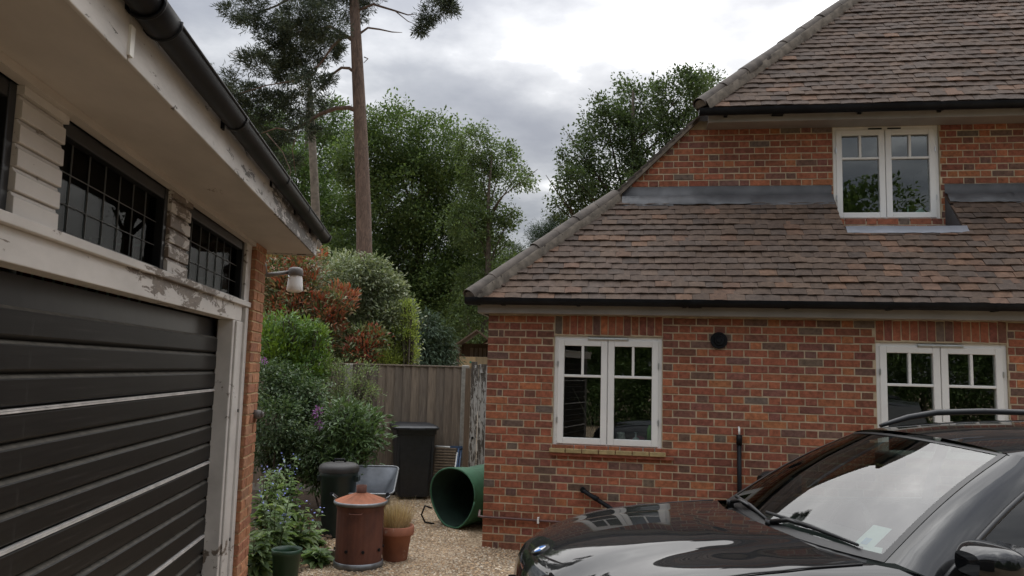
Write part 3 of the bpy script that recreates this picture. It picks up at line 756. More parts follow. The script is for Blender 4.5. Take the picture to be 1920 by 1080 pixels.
def boards(a, b):
    z0, z1 = 2.187, 2.598; n = 5; p = (z1 - .03 - z0) / n
    bk = gb('board_panel', MB().box(-.12, -.085, a, b, z0, z1), MT['cream'])
    for k in range(n):
        q0 = z0 + k * p; prof = [(-.085, q0 + .001), (-.038, q0 + .001), (-.036, q0 + .004), (-.037, q0 + p * .76), (-.046, q0 + p * .84), (-.049, q0 + p - .001), (-.085, q0 + p - .001)]
        bevel(MB().prism(prof, a + .002, b - .002, 'y').build('board', MT['cream'], bk), .002)
    MB().box(-.085, -.032, a - .004, b + .004, z1 - .029, z1 - .001).build('board', MT['cream'], bk)
boards(2.50, 2.80); boards(3.95, 4.28); boards(1.0, 1.30)
# things kept inside, against the glass
def gw(x, y, z): return gorg + gout * x + gdir * (y - S0) + np.array([0, 0, z])
o = MB().tube([gw(-.35, 3.15, 2.16), gw(-.33, 3.02, 2.47)], [.022, .006], 8).tube([gw(-.36, 3.18, 2.0), gw(-.35, 3.15, 2.18)], .013, 8).build('paint_brush', plain('pale_handle', (.45, .43, .40), .5)); tag(o, 'pale pointed tool leaning inside the garage window glass', 'tool')
MB_ = MB().lathe([(0, 0), (.10, 0), (.105, .02), (.10, .22), (.085, .26), (.0, .262)], 20)
t_ = thing('storage_jar', 'pale jar with grey lid inside the last garage window', 'jar', tuple(gw(-.35, 5.15, 2.10)))
MB().lathe([(0, 0), (.085, 0), (.09, .02), (.085, .16), (.07, .19), (0, .19)], 20).build('jar_body', MT['white'], t_); MB().lathe([(.0, .235), (.07, .235), (.08, .225), (.08, .19), (0, .19)], 20).build('lid', plain('grey_lid', (.15, .15, .15), .5), t_)
MB().box(-.55, -.15, 4.9, 5.6, 2.06, 2.098).build('shelf', MT['room'], garage).location = (0, -S0, 0)
# lamp on a bent bracket, on the end of the garage
lp = at(555, 500, 6.32)
lamp = thing('wall_lamp', 'grey capped wall lamp with white glass shade on bent bracket', 'lamp', tuple(lp + np.array([0, 0, -.21])))
MT['lampgrey'] = plain('lamp_grey', (.13, .12, .115), .6, var=.2)
MB().lathe([(0, .205), (.03, .204), (.052, .195), (.060, .18), (.061, .135), (.058, .132), (.0, .132)], 24).build('cap', MT['lampgrey'], lamp)
MB().lathe([(.052, .134), (.056, .12), (.063, .05), (.066, .015), (.058, .003), (.03, -.003), (0, -.004)], 24).build('shade', plain('opal_glass', (.72, .71, .70), .25, var=.02), lamp)
ex = at(494, 486, 6.16) - (lp + np.array([0, 0, -.21])); e2 = at(499, 516, 6.18) - (lp + np.array([0, 0, -.21]))
m = MB().tube([ex, e2], .016, 8); m.tube([e2, e2 * .55 + np.array([-.05, 0, .165]) * .45, (-.05, 0, .165)], [.018, .016, .014], 8); m.build('bracket', MT['lampgrey'], lamp)
MB().tube([(-.05, -.02, .14), (-.035, -.055, .11)], .008, 6).build('screw', MT['steel'], lamp)
fx = gw(.0, 6.0, 0); fz = at(480, 775, 5.95)[2]
fit = thing('wall_fitting', 'small grey round fitting on the side of the brick pier', 'fitting', (fx[0], fx[1], fz), GT)
MB().tube([(-.006, 0, 0), (.02, 0, 0), (.05, 0, 0)], [.034, .034, .030], 16).build('body', MT['lampgrey'], fit); MB().tube([(.05, 0, 0), (.068, 0, -.002)], [.024, .020], 12).build('cap', MT['lampgrey'], fit)
MB().box(.004, .012, -.02, .02, -.06, -.02).build('tab', plain('rusty_tab', (.20, .07, .03), .9), fit)

# ================================================================== YARD
def ground_at(px, py):
    """where the photo's pixel meets the ground"""
    lo, hi = 3.0, 60.0
    for _ in range(50):
        mid = (lo + hi) / 2; p = at(px, py, mid)
        if p[2] > gz(p[0], p[1]): lo = mid
        else: hi = mid
    return at(px, py, lo)
MT['fence'] = None
def woodmat(name, a, b_, rough=.85, knots=True):
    m, t, b = new_mat(name); g = _n(t, 'ShaderNodeTexCoord'); oi = _n(t, 'ShaderNodeObjectInfo')
    add = _n(t, 'ShaderNodeVectorMath', operation='ADD'); t.links.new(g.outputs['Object'], add.inputs[0])
    sc = _n(t, 'ShaderNodeVectorMath', operation='SCALE'); cb = _n(t, 'ShaderNodeCombineXYZ'); t.links.new(oi.outputs['Random'], cb.inputs[0]); t.links.new(oi.outputs['Random'], cb.inputs[2])
    t.links.new(cb.outputs[0], sc.inputs[0]); sc.inputs['Scale'].default_value = 30; t.links.new(sc.outputs[0], add.inputs[1])
    mp = _n(t, 'ShaderNodeMapping'); mp.inputs['Scale'].default_value = (14, 14, .9); t.links.new(add.outputs[0], mp.inputs[0])
    n = _noise(t, 3.0, 5, .65, mp.outputs[0], 1.2)
    c = _ramp(t, n, [(.28, a), (.7, b_)])
    v = _ramp(t, oi.outputs['Random'], [(0, (.72, .72, .74)), (1, (1.15, 1.1, 1.05))])
    t.links.new(_mix(t, 1.0, c, v, 'MULTIPLY'), b.inputs['Base Color']); b.inputs['Roughness'].default_value = rough; _bump(t, b, n, .35, .003); return m
MT['fence'] = woodmat('weathered_fence_board', (.145, .115, .09), (.30, .25, .195))
MT['concrete'] = plain('concrete_post', (.30, .285, .25), .9, var=.25, scale=18, bump=.4)
MT['brownwood'] = woodmat('brown_post_wood', (.09, .066, .046), (.17, .125, .09))
MT['palewood'] = woodmat('pale_play_wood', (.27, .20, .11), (.40, .31, .18))
MT['peel'] = painted_wood('peeling_white_paint', (.50, .49, .47), (.10, .085, .07), .95, (3, 3, .55), .7, .25)
# ---- fence at the end of the yard
FY = 10.9
fl_, fr_ = at(430, 700, FY), at(866, 700, FY)
fence = thing('fence', 'weathered feather-edge board fence between concrete posts', 'fence', (fl_[0], FY, 0))
FW = fr_[0] - fl_[0]; n = int(FW / .117) + 1; ph = 1.775
for k in range(n):
    x = k * .117; m = MB(); t0 = random.uniform(-.004, .004); zt_ = ph - .01 + random.uniform(-.006, .004)
    m.add([(x - .012, -.014 + t0, .06), (x + .122, .018 + t0, .06), (x + .122, .026 + t0, .06), (x - .012, .014 + t0, .06)] + [(x - .012 + random.uniform(-.003, .003), -.014 + t0, zt_), (x + .122, .018 + t0, zt_), (x + .122, .026 + t0, zt_), (x - .012, .014 + t0, zt_)],
          [(0, 1, 5, 4), (1, 2, 6, 5), (2, 3, 7, 6), (3, 0, 4, 7), (4, 5, 6, 7)])
    m.build('board', MT['fence'], fence)
bevel(MB().box(-.05, n * .117 + .03, -.022, .034, ph - .008, ph + .012).build('cap_rail', MT['fence'], fence), .004)
MB().box(-.05, n * .117 + .03, -.012, .03, -.05, .10).build('gravel_board', MT['concrete'], fence)
for px, h in ((605, 1.86), (655, 1.78), (873, 1.80)):
    x = at(px, 700, FY)[0] - fl_[0]; w = .052
    bevel(MB().prism([(x - w, -.07), (x + w, -.07), (x + w, .03), (x - w, .03)], -.1, h, 'z').build('post', MT['concrete'], fence), .012)
# ---- old peeling gate between fence and house
GYy = 10.55; gl = at(880, 700, GYy); gr = at(925, 700, GYy)
gate = thing('old_gate', 'old plank gate with peeling white paint beside the house corner', 'gate', (gl[0], GYy, 0))
wd = gr[0] - gl[0]
MB().box(-.05, .02, -.03, .06, -.05, 1.76).build('gate_post', MT['brownwood'], gate)
for a, b, h in ((.025, .125, 1.86), (.13, .235, 1.83), (.24, wd, 1.8)):
    m = MB().box(a, b, -.02 - .004 * random.random(), .01, .03, h - .05); m.box(a, b - .02 * random.random(), -.02, .01, h - .05, h - .01); bevel(m.build('plank', MT['peel'], gate), .003)
MB().box(.145, wd, -.032, -.0205, 1.70, 1.82).build('top_rail', MT['peel'], gate)
MB().box(.232, .262, -.045, -.024, -.02, 1.8).build('cover_strip', plain('old_white_paint', (.45, .44, .42), .6, var=.3, scale=12), gate)
MB().tube([(.07, -.035, .83), (.07, -.02, .83)], .018, 10).build('latch_hole', MT['blackplastic'], gate)
# ---- wheelie bin
MT['binblack'] = plain('charcoal_bin_plastic', (.017, .019, .023), .45, var=.25, scale=20, bump=.1, bscale=200)
bp_ = ground_at(765, 940)
wb = thing('wheelie_bin', 'black wheelie bin with closed flat lid in front of fence', 'bin', (bp_[0], bp_[1] + .32, 0), R(14))
def loft(sec, cap=True):
    """sections: list of (z, [(x,y)...])"""
    m = MB(); m.grid([[(x, y, z) for x, y in pts] for z, pts in sec], close=True, smooth=False, flip=True)
    n_ = len(sec[0][1]); m.add([(x, y, sec[-1][0]) for x, y in sec[-1][1]], [tuple(range(n_))]); m.add([(x, y, sec[0][0]) for x, y in sec[0][1]], [tuple(range(n_))[::-1]]); return m
def rrect(w, d, r, k=4, cx=0, cy=0):
    p = []
    for sx, sy, a0 in ((1, 1, 0), (-1, 1, 90), (-1, -1, 180), (1, -1, 270)):
        for i in range(k + 1):
            a = R(a0 + 90 * i / k); p.append((cx + sx * (w / 2 - r) + r * math.cos(a), cy + sy * (d / 2 - r) + r * math.sin(a)))
    return p
b_ = loft([(.04, rrect(.42, .46, .05)), (.06, rrect(.43, .47, .05)), (.86, rrect(.52, .60, .05)), (.865, rrect(.55, .63, .05)), (.925, rrect(.555, .64, .05)), (.93, rrect(.53, .62, .05))]).build('body', MT['binblack'], wb)
m = loft([(.928, rrect(.60, .70, .06, 4, 0, -.01)), (.955, rrect(.61, .71, .06, 4, 0, -.01)), (.975, rrect(.57, .66, .06, 4, 0, -.01)), (.995, rrect(.45, .52, .08, 4, 0, .0))]); bevel(m.build('lid', MT['binblack'], wb), .006)
m = MB().box(-.10, .10, -.395, -.335, .925, .958); m.box(.08, .20, -.20, -.05, .985, 1.004); bevel(m.build('lid_grip', MT['binblack'], wb), .006)
MB().tube([(-.27, .36, .90), (-.20, .40, .95), (.20, .40, .95), (.27, .36, .90)], .016, 8).build('handle', MT['binblack'], wb)
for s_ in (-1, 1):
    w_ = MB().tube([(s_ * .20, .27, .10), (s_ * .26, .27, .10)], .10, 20).build('wheel', MT['binblack'], wb)
m = MB().box(.2655, .272, -.10, .0, .60, .70); o = bevel(m.build('badge', plain('grey_bin_badge', (.09, .10, .11), .5), wb), .01)
for s_ in (-1, 1): MB().box(s_ * .225 - .012, s_ * .225 + .012, -.295, -.28, .12, .84).build('rib', MT['binblack'], wb)
# ---- slatted frame leaning on the fence
sp = at(832, 890, FY - .28); bl = thing('slatted_panel', 'wooden slatted panel with white and blue frame leaning on fence', 'panel', (sp[0], FY - .35, 0), R(-4))
MT['slatwood'] = plain('grey_slat_wood', (.27, .21, .15), .8, var=.3, scale=30); MT['blue'] = plain('faded_blue_plastic', (.055, .10, .19), .5)
for k in range(17):
    t = k / 16; z = .06 + .58 * t; y = .05 + .22 * t
    bevel(MB().box(-.16, .125, y, y + .012, z, z + .019).build('slat', MT['slatwood'], bl), .003)
MB().tube([(-.17, .29, .672), (.16, .29, .665)], .014, 8).build('top_bar', MT['white'], bl)
MB().tube([(.16, .285, .655), (.13, .03, .02)], .015, 8).build('side_bar', MT['blue'], bl); MB().tube([(.195, .30, .66), (.165, .05, .02)], .012, 8).build('side_bar', MT['blue'], bl)
MB().tube([(.145, .255, .60), (.11, .03, .02)], .010, 8).build('inner_bar', MT['white'], bl)
MB().box(.04, .21, .272, .305, .655, .685).build('corner_bracket', MT['blue'], bl)
for k in range(4): MB().box(.15, .20, .12 + k * .045, .14 + k * .045, .24 + k * .1, .262 + k * .1).build('spacer', MT['blue'], bl)
# ---- green pop-up garden bag on its side
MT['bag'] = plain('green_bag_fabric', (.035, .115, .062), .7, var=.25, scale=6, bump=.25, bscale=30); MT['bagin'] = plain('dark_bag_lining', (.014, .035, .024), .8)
gp = ground_at(846, 991); r = .325
bag = thing('garden_bag', 'round green fabric garden bag lying on its side, mouth open', 'garden bag', (gp[0] + .0, gp[1] + .02, 0), R(-38))
# axis along local +y, mouth at y=0
def ring(y, rr, n_=32): 
    out_ = []
    for t in np.linspace(0, 2 * math.pi, n_, endpoint=False):
        z_ = r + rr * math.sin(t); x_ = rr * math.cos(t) * 1.0
        if z_ < .012: z_ = .012 + .15 * (z_ - .012) * 0
        out_.append((x_ + .012 * math.sin(y * 9 + t * 2), y + .02 * math.sin(t * 2), z_))
    return out_
secs = [(0, r), (.02, r * 1.01), (.18, r * .99), (.30, r * .955), (.34, r * .95), (.38, r * .975), (.55, r * 1.0), (.68, r * .99), (.72, r * .9)]
MB().grid([ring(y, q_) for y, q_ in secs], close=True).build('bag_wall', MT['bag'], bag)
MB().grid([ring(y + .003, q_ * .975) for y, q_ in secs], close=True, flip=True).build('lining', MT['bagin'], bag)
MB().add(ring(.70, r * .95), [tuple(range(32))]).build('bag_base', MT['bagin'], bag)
MB().tube(np.array(ring(0, r) + ring(0, r)[:1]), .011, 8).build('hoop', MT['bag'], bag)
m = MB(); P = [(-r - .0, .02, .17), (-r - .05, -.04, .20), (-r - .08, -.06, .10), (-r - .04, -.04, .02), (-r + .06, .0, .012)]
MB().tube(P, .011, 6).build('strap', MT['blackplastic'], bag); MB().tube([(r * .9, .30, .12), (r + .02, .26, .03), (r + .0, .2, .012)], .010, 6).build('strap', MT['blackplastic'], bag)
# ---- incinerator
def rust(name, a, b_, spots):
    m, t, b = new_mat(name); n = _noise(t, 5, 7, .65, _stretch(t, (1, 1, .5))); c = _ramp(t, n, [(.3, a), (.55, b_), (.75, tuple(x * 1.35 for x in b_))])
    k = _ramp(t, _noise(t, 3.2, 5, .6), [(spots, (0, 0, 0)), (spots + .05, (1, 1, 1))]); t.links.new(_mix(t, k, c, (.20, .20, .20)), b.inputs['Base Color']); b.inputs['Roughness'].default_value = .8; _bump(t, b, n, .3, .004); return m
MT['rust'] = rust('rusty_drum', (.055, .022, .016), (.115, .042, .026), .72); MT['rustlid'] = rust('orange_rust_lid', (.17, .058, .025), (.30, .10, .045), .66); MT['galv'] = plain('galvanised_steel', (.20, .21, .22), .45, metal=.6, var=.3, scale=14)
ip = ground_at(664, 1070); r = .215
inc = thing('incinerator', 'rusty garden incinerator bin with orange conical lid and chimney', 'incinerator', (ip[0], ip[1] + r * .8, 0))
P = []
for z in np.concatenate([np.linspace(.0, .54, 24)]):
    th = np.linspace(0, 2 * np.pi, 72, endpoint=False); rr = (r - .012 * (z < .5) + .004 * np.sin(th * 26) * (.1 < z < .47)) * (1 - .02 * (z / .54) * 0)
    P.append(np.stack([rr * np.cos(th), rr * np.sin(th), np.full(72, z)], 1))
dr = MB().grid(P, close=True); dr.lathe([(0, .01), (r - .02, .01)], 32); dr.build('drum', MT['rust'], inc)
MB().lathe([(r - .012, -.0), (r + .002, .0), (r + .002, .05), (r - .006, .055)], 40).build('base_band', MT['galv'], inc)
for a in (200, 250, 290, 335, 20, 70, 110, 160): 
    a = R(a); MB().tube([((r - .006) * math.cos(a), (r - .006) * math.sin(a), .16), ((r + .004) * math.cos(a), (r + .004) * math.sin(a), .16)], .014, 10).build('air_hole', MT['blackplastic'], inc)
P = []
th = np.linspace(0, 2 * np.pi, 64, endpoint=False)
for t in np.linspace(0, 1, 10):
    rr = .046 + (r + .012 - .046) * t; z = .632 - .067 * t ** .9 + .006 * np.cos(th * 14) * math.sin(t * 3.0); P.append(np.stack([rr * np.cos(th), rr * np.sin(th), z], 1))
lid = MB().grid(P, close=True, flip=True); lid.build('lid', MT['rustlid'], inc)
MB().lathe([(r + .012, .567), (r + .022, .562), (r + .024, .548), (r + .014, .535), (r + .002, .54)], 48).build('lid_rim', MT['galv'], inc)
MB().lathe([(.044, .625), (.047, .695), (.042, .695), (.040, .625)], 24).build('chimney', MT['rust'], inc)
for s_ in (-1, 1):
    MB().tube([(s_ * (r + .0), -.03, .58), (s_ * (r + .035), -.02, .605), (s_ * (r + .035), .03, .605), (s_ * (r + .0), .04, .58)], .005, 6).build('lid_handle', MT['galv'], inc)
MB().tube([(-.055, -r + .002, .485), (-.05, -r - .025, .48), (.05, -r - .025, .48), (.055, -r + .002, .485)], .006, 6).build('handle', MT['rust'], inc)
# ---- terracotta pot with dry grass
def terracotta():
    m, t, b = new_mat('stained_terracotta'); n = _noise(t, 6, 5, .6); c = _ramp(t, n, [(.3, (.22, .085, .05)), (.7, (.36, .14, .08))])
    k = _ramp(t, _noise(t, 9, 5, .65), [(.60, (0, 0, 0)), (.68, (1, 1, 1))]); t.links.new(_mix(t, k, c, (.38, .27, .21)), b.inputs['Base Color']); b.inputs['Roughness'].default_value = .85; return m
tp = ground_at(737, 1054)
pot = thing('terracotta_pot', 'terracotta flower pot holding a tuft of dry straw-coloured grass', 'plant pot', (tp[0], tp[1] + .10, 0), R(20))
MB().lathe([(0, .0), (.105, .0), (.112, .01), (.142, .225), (.163, .228), (.168, .245), (.166, .30), (.158, .308), (.147, .305), (.140, .26), (.05, .255), (0, .255)], 32).build('pot_body', terracotta(), pot)
MB().lathe([(.142, .272), (.08, .28), (0, .285)], 20).build('soil', MT['soil'], pot)
def blades(n_, spread, h0, h1, w, pal, z0, lean):
    V = []; Fc = []; C = []
    for i in range(n_):
        a = random.uniform(0, 6.28); rr = spread * math.sqrt(random.random()); b0 = np.array([rr * math.cos(a), rr * math.sin(a), z0]); h = random.uniform(h0, h1); d = np.array([math.cos(a), math.sin(a), 0]) * lean * random.uniform(.2, 1) * h * (rr / spread + .2)
        sd = np.array([-math.sin(a + random.uniform(-1, 1)), math.cos(a), 0]) * w; k = len(V); jx = np.array([random.uniform(-.02, .02), random.uniform(-.02, .02), 0])
        V += [b0 - sd, b0 + sd, b0 + d * .4 + jx + sd * .8 + (0, 0, h * .55), b0 + d * .4 + jx - sd * .8 + (0, 0, h * .55), b0 + d + jx * 2 + (0, 0, h)]
        Fc += [(k, k + 1, k + 2, k + 3), (k + 3, k + 2, k + 4)]; c = random.choice(pal); q_ = random.uniform(.7, 1.2); C += [tuple(x * q_ for x in c)] * 2
    m = MB(); m.v = [np.array(V)]; m.f = [list(f) for f in Fc]; m.mi = [0] * len(Fc); m.c = C; m.sm = [False] * len(Fc); m.n = len(V); return m
MT['straw'] = leafmat('dry_straw', .2, .8, .2)
g_ = blades(750, .12, .14, .30, .0018, [(.52, .39, .22), (.60, .47, .29), (.40, .28, .15)], .27, .42).build('dry_grass', MT['straw'], pot); tag(g_, kind='stuff')
# ---- green plastic pot at the end of the pier
gp2 = at(537, 1048, 6.3)
gpot = thing('green_pot', 'dark green plastic plant pot standing by the brick pier', 'plant pot', (gp2[0], 6.3, 0))
MT['greenplastic'] = plain('green_pot_plastic', (.010, .042, .020), .4, var=.25, scale=9)
MB().lathe([(0, .0), (.088, .0), (.092, .008), (.104, .20), (.108, .202), (.112, .255), (.118, .258), (.119, .295), (.114, .297), (.110, .26), (.098, .20), (.09, .19), (0, .19)], 32).build('pot_body', MT['greenplastic'], gpot)
MB().lathe([(.104, .215), (.05, .225), (0, .225)], 20).build('soil', MT['soil'], gpot)
# ---- dark lidded dustbin
dp = at(622, 960, 7.95)
db = thing('garden_dustbin', 'dark green lidded dustbin half hidden behind the wheelbarrow', 'bin', (dp[0], 8.2, 0))
MT['darkgreen'] = plain('dark_green_plastic', (.010, .022, .021), .45, var=.3, scale=8)
MB().lathe([(0, .0), (.145, .0), (.155, .02), (.185, .60), (.196, .61), (.198, .66), (.19, .665), (.0, .665)], 36).build('body', MT['darkgreen'], db)
MB().lathe([(.206, .655), (.21, .69), (.20, .715), (.17, .735), (.09, .748), (0, .75)], 36).build('lid', plain('dusty_black_lid', (.028, .026, .025), .6, var=.4, scale=6), db)
MB().tube([(-.06, 0, .745), (-.05, 0, .775), (.05, 0, .775), (.06, 0, .745)], .012, 8).build('lid_handle', MT['blackplastic'], db)
for s_ in (-1, 1): MB().box(s_ * .194 - .02, s_ * .194 + .02, -.06, .06, .56, .61).build('side_grip', MT['darkgreen'], db)
# ---- wheelbarrow seen from behind
wp = ground_at(683, 1000)
wbw = thing('wheelbarrow', 'galvanised wheelbarrow with grey metal tray behind the incinerator', 'wheelbarrow', (wp[0], wp[1] + .05, 0), R(4))
MT['tray'] = plain('grey_tray_steel', (.115, .125, .14), .5, metal=.35, var=.35, scale=7)
lo_ = rrect(.34, .36, .05, 3, 0, .02); hi_ = rrect(.60, .70, .07, 3, 0, .05)
def tr(p, z, tilt=.28): return (p[0], p[1], z + p[1] * tilt)
m = MB().grid([[tr(p, .30) for p in lo_], [tr(p, .30 + .02) for p in lo_], [tr(p, .53) for p in hi_]], close=True); m.add([tr(p, .30) for p in lo_], [tuple(range(len(lo_)))]); m.build('tray', MT['tray'], wbw)
MB().tube(np.array([tr(p, .53) for p in hi_] + [tr(hi_[0], .53)]), .010, 8).build('tray_rim', MT['galv'], wbw)
for s_ in (-1, 1):
    MB().tube([(s_ * .10, .62, .22), (s_ * .17, .2, .27), (s_ * .26, -.30, .35), (s_ * .27, -.55, .47)], .015, 8).build('handle', MT['galv'], wbw)
    MB().tube([(s_ * .27, -.53, .46), (s_ * .272, -.66, .50)], .021, 8).build('grip', MT['blackplastic'], wbw)
    MB().tube([(s_ * .2, -.05, .30), (s_ * .21, -.15, .0), (s_ * .21, -.03, .012)], .013, 8).build('leg', MT['galv'], wbw)
w_ = MB().tube([(-.04, .68, .19), (.04, .68, .19)], .19, 28).build('wheel', MT['blackplastic'], wbw); MB().tube([(-.045, .68, .19), (.045, .68, .19)], .10, 20).build('rim', MT['galv'], w_)
# ---- timber edging and a stick
ep = at(596, 992, 7.2)
o = bevel(MB().box(-.25, .25, -.03, .03, .0, .085).build('edging_timber', MT['fence']), .006); o.location = (ep[0], 7.2, .01); o.rotation_euler = (0, 0, R(-8)); tag(o, 'short grey timber edging the planting bed', 'edging')
# ---- play tower behind the fence
PY = 17.0; pl = at(858, 690, PY)
pt = thing('play_tower', 'wooden play tower with pitched roofs rising behind the fence', 'play tower', (pl[0], PY, 0))
w = .80; zf = 1.92; zr = 2.24
MB().box(0, w, -.02, .02, zf - .35, zf + .1).build('panel', MT['palewood'], pt)
for k in range(2): MB().box(.01 + k * .4, .39 + k * .4, -.035, -.022, zf - .12, zf + .092).build('panel_board', MT['palewood'], pt)
for x in (0, w): MB().box(x - .035, x + .035, -.04, .03, 0, zr + .02).build('post', MT['brownwood'], pt)
for x in (0, w): MB().box(x - .035, x + .035, .9, .97, 0, zr + .02).build('post', MT['brownwood'], pt)
MB().box(.02, w - .02, .925, .945, zf - .3, zr + .1).build('back_wall', MT['brownwood'], pt)
for k in range(6): MB().box(.22 + k * .1, .29 + k * .1, .9, .92, zf, zr).build('slat', MT['fence'], pt)
def gable(x0, x1, z0, zp, y0, y1):
    xm = (x0 + x1) / 2; m = MB()
    for (a, b) in (((x0, z0), (xm, zp)), ((xm, zp), (x1, z0))):
        m.add([(a[0], y0, a[1]), (b[0], y0, b[1]), (b[0], y1, b[1]), (a[0], y1, a[1]), (a[0], y0, a[1] - .035), (b[0], y0, b[1] - .035), (b[0], y1, b[1] - .035), (a[0], y1, a[1] - .035)], [(0, 1, 2, 3), (7, 6, 5, 4), (0, 4, 5, 1), (2, 6, 7, 3), (0, 3, 7, 4)])
    return m
gable(-.20, w + .20, zr - .05, zr + .38, -.12, 1.1).build('roof', MT['brownwood'], pt); gable(.50, 1.6, zr + .10, zr + .50, .6, 1.8).build('roof', MT['brownwood'], pt)
MB().tube([(-.15, -.03, 1.5), (-.15, -.03, 2.15)], .02, 6).tube([(-.24, -.03, zf + .12), (.0, -.03, zf + .12)], .03, 6).build('handrail', MT['brownwood'], pt)
MB().box(.02, .04, .02, .95, zf - .02, zf + .02).box(0, w, .0, .95, zf - .05, zf - .02).build('floor', MT['palewood'], pt)
MB().tube([(.28, -.05, zf - .02), (.28, -.036, zf - .02)], .022, 10).build('knob', plain('green_knob', (.02, .2, .13), .5), pt)
# ---- things on the window boards indoors
def hthing(name, label, cat, x, y, z): p = hw(x, y, z); return thing(name, label, cat, tuple(p), HY)
MB().box(.72, 1.72, .10, .26, .985, 1.005).build('window_board', MT['room'], house)
for nm, lb, x, col, prof in (('bottle', 'green bottle at the edge of the kitchen window', 1.64, (.10, .32, .03), [(0, 0), (.03, 0), (.032, .19), (.02, .215), (.018, .235), (0, .236)]),
                             ('soap_bottle', 'clear pump bottle inside the kitchen window', 1.50, (.42, .47, .48), [(0, 0), (.037, 0), (.038, .07), (.03, .10), (.008, .11), (.008, .15), (.02, .155), (0, .16)]),
                             ('glass_jar', 'pale lidded jar inside the kitchen window', 1.35, (.32, .33, .30), [(0, 0), (.045, 0), (.047, .10), (.04, .13), (.043, .15), (0, .155)]),
                             ('small_cup', 'small white cup inside the kitchen window', 1.25, (.5, .5, .48), [(0, 0), (.03, 0), (.036, .07), (.032, .07), (.028, .01), (0, .01)])):
    t_ = hthing(nm, lb, 'bottle' if 'bottle' in nm else nm.split('_')[1], x, .18, 1.006); MB().lathe(prof, 18).build('body', plain(nm + '_col', col, .3, var=.08), t_)
t_ = hthing('pink_cloth', 'pink cloth lying behind the bottles in the kitchen window', 'cloth', 1.47, .235, 1.006); MB().grid([[(x, .02 * math.sin(x * 30), z + .02 * math.sin(x * 25)) for x in np.linspace(-.1, .12, 9)] for z in (0.0, .05, .10)]).build('fold', plain('pink_cloth_col', (.26, .07, .12), .8), t_)
t_ = hthing('window_plant', 'bushy houseplant with long thin stems inside the kitchen window', 'plant', 1.08, .18, 1.006)
MB().lathe([(0, 0), (.055, 0), (.07, .08), (.065, .08), (0, .075)], 18).build('pot', plain('plant_pot_col', (.12, .14, .11), .6), t_)
m = MB()
for d_ in ((-.22, .5), (-.10, .42), (.02, .34)): m.tube([(0, 0, .08), (d_[0] * .4, 0, .08 + d_[1] * .5), (d_[0], .0, .08 + d_[1])], [.004, .003, .002], 5)
m.build('stem', plain('pale_stem', (.20, .19, .13), .7), t_)
t_ = hthing('trough', 'low terracotta trough inside the kitchen window', 'trough', .86, .18, 1.006); bevel(loft([(0, rrect(.22, .07, .01)), (.06, rrect(.25, .09, .01))]).build('body', plain('trough_col', (.20, .10, .06), .8), t_), .003)
t_ = hthing('glass_ornament', 'small pale glass ornament on the upper window board', 'ornament', 4.55, UY + .16, UWIN[2] + .055)
m = MB().box(-.12, -.03, -.03, .03, 0, .05); m.tube([(-.075, 0, .05), (-.075, 0, .14)], [.012, .004], 8); m.prism([(-.03, 0), (.12, 0), (.12, .05), (.05, .12), (-.03, .05)], -.03, .03, 'y'); m.build('body', plain('pale_glass', (.42, .58, .55), .3), t_)
MB().box(UWIN[0] + .02, UWIN[1] - .02, UY + .10, UY + .252, UWIN[2] + .03, UWIN[2] + .052).build('window_board', MT['upvc'], house)

# ================================================================== PLANTS
def unit(v): return v / (np.linalg.norm(v, axis=-1, keepdims=True) + 1e-9)
def leaf_obj(name, P, A, Nn, L, Wd, C, mat, parent, big=False, curl=.0):
    """one mesh of many leaves: base P, axis A, normal Nn, length, width, colour"""
    A = unit(A); B = unit(np.cross(A, Nn)); Nn = np.cross(B, A); n = len(P); L = L[:, None]; Wd = Wd[:, None]
    if big:
        st = [(0, 0, 0), (.28, .42, .05), (.62, .40, .04), (1, 0, -.12 - curl), (.62, -.40, .04), (.28, -.42, .05), (.45, 0, -.02)]
        fc = [(0, 1, 6), (1, 2, 6), (2, 3, 6), (3, 4, 6), (4, 5, 6), (5, 0, 6)]
    else:
        st = [(0, 0, 0), (.45, .5, .08), (1, 0, -curl), (.45, -.5, .08)]; fc = [(0, 1, 2), (0, 2, 3)]
    k = len(st); V = np.stack([P + A * L * a + B * Wd * b + Nn * L * c for a, b, c in st], 1).reshape(-1, 3)
    Fm = (np.array(fc)[None] + (np.arange(n) * k)[:, None, None]).reshape(-1, 3); nf = len(Fm)
    me = bpy.data.meshes.new(name); me.vertices.add(len(V)); me.vertices.foreach_set('co', V.astype(np.float32).ravel())
    me.loops.add(nf * 3); me.loops.foreach_set('vertex_index', Fm.astype(np.int32).ravel()); me.polygons.add(nf); me.polygons.foreach_set('loop_start', np.arange(0, nf * 3, 3, dtype=np.int32))
    a = me.attributes.new('tint', 'FLOAT_COLOR', 'FACE'); a.data.foreach_set('color', np.repeat(np.c_[C, np.ones(n)], len(fc), 0).astype(np.float32).ravel())
    me.materials.append(mat); me.update(calc_edges=True); me.validate()
    o = bpy.data.objects.new(name, me); link(o, parent); return o
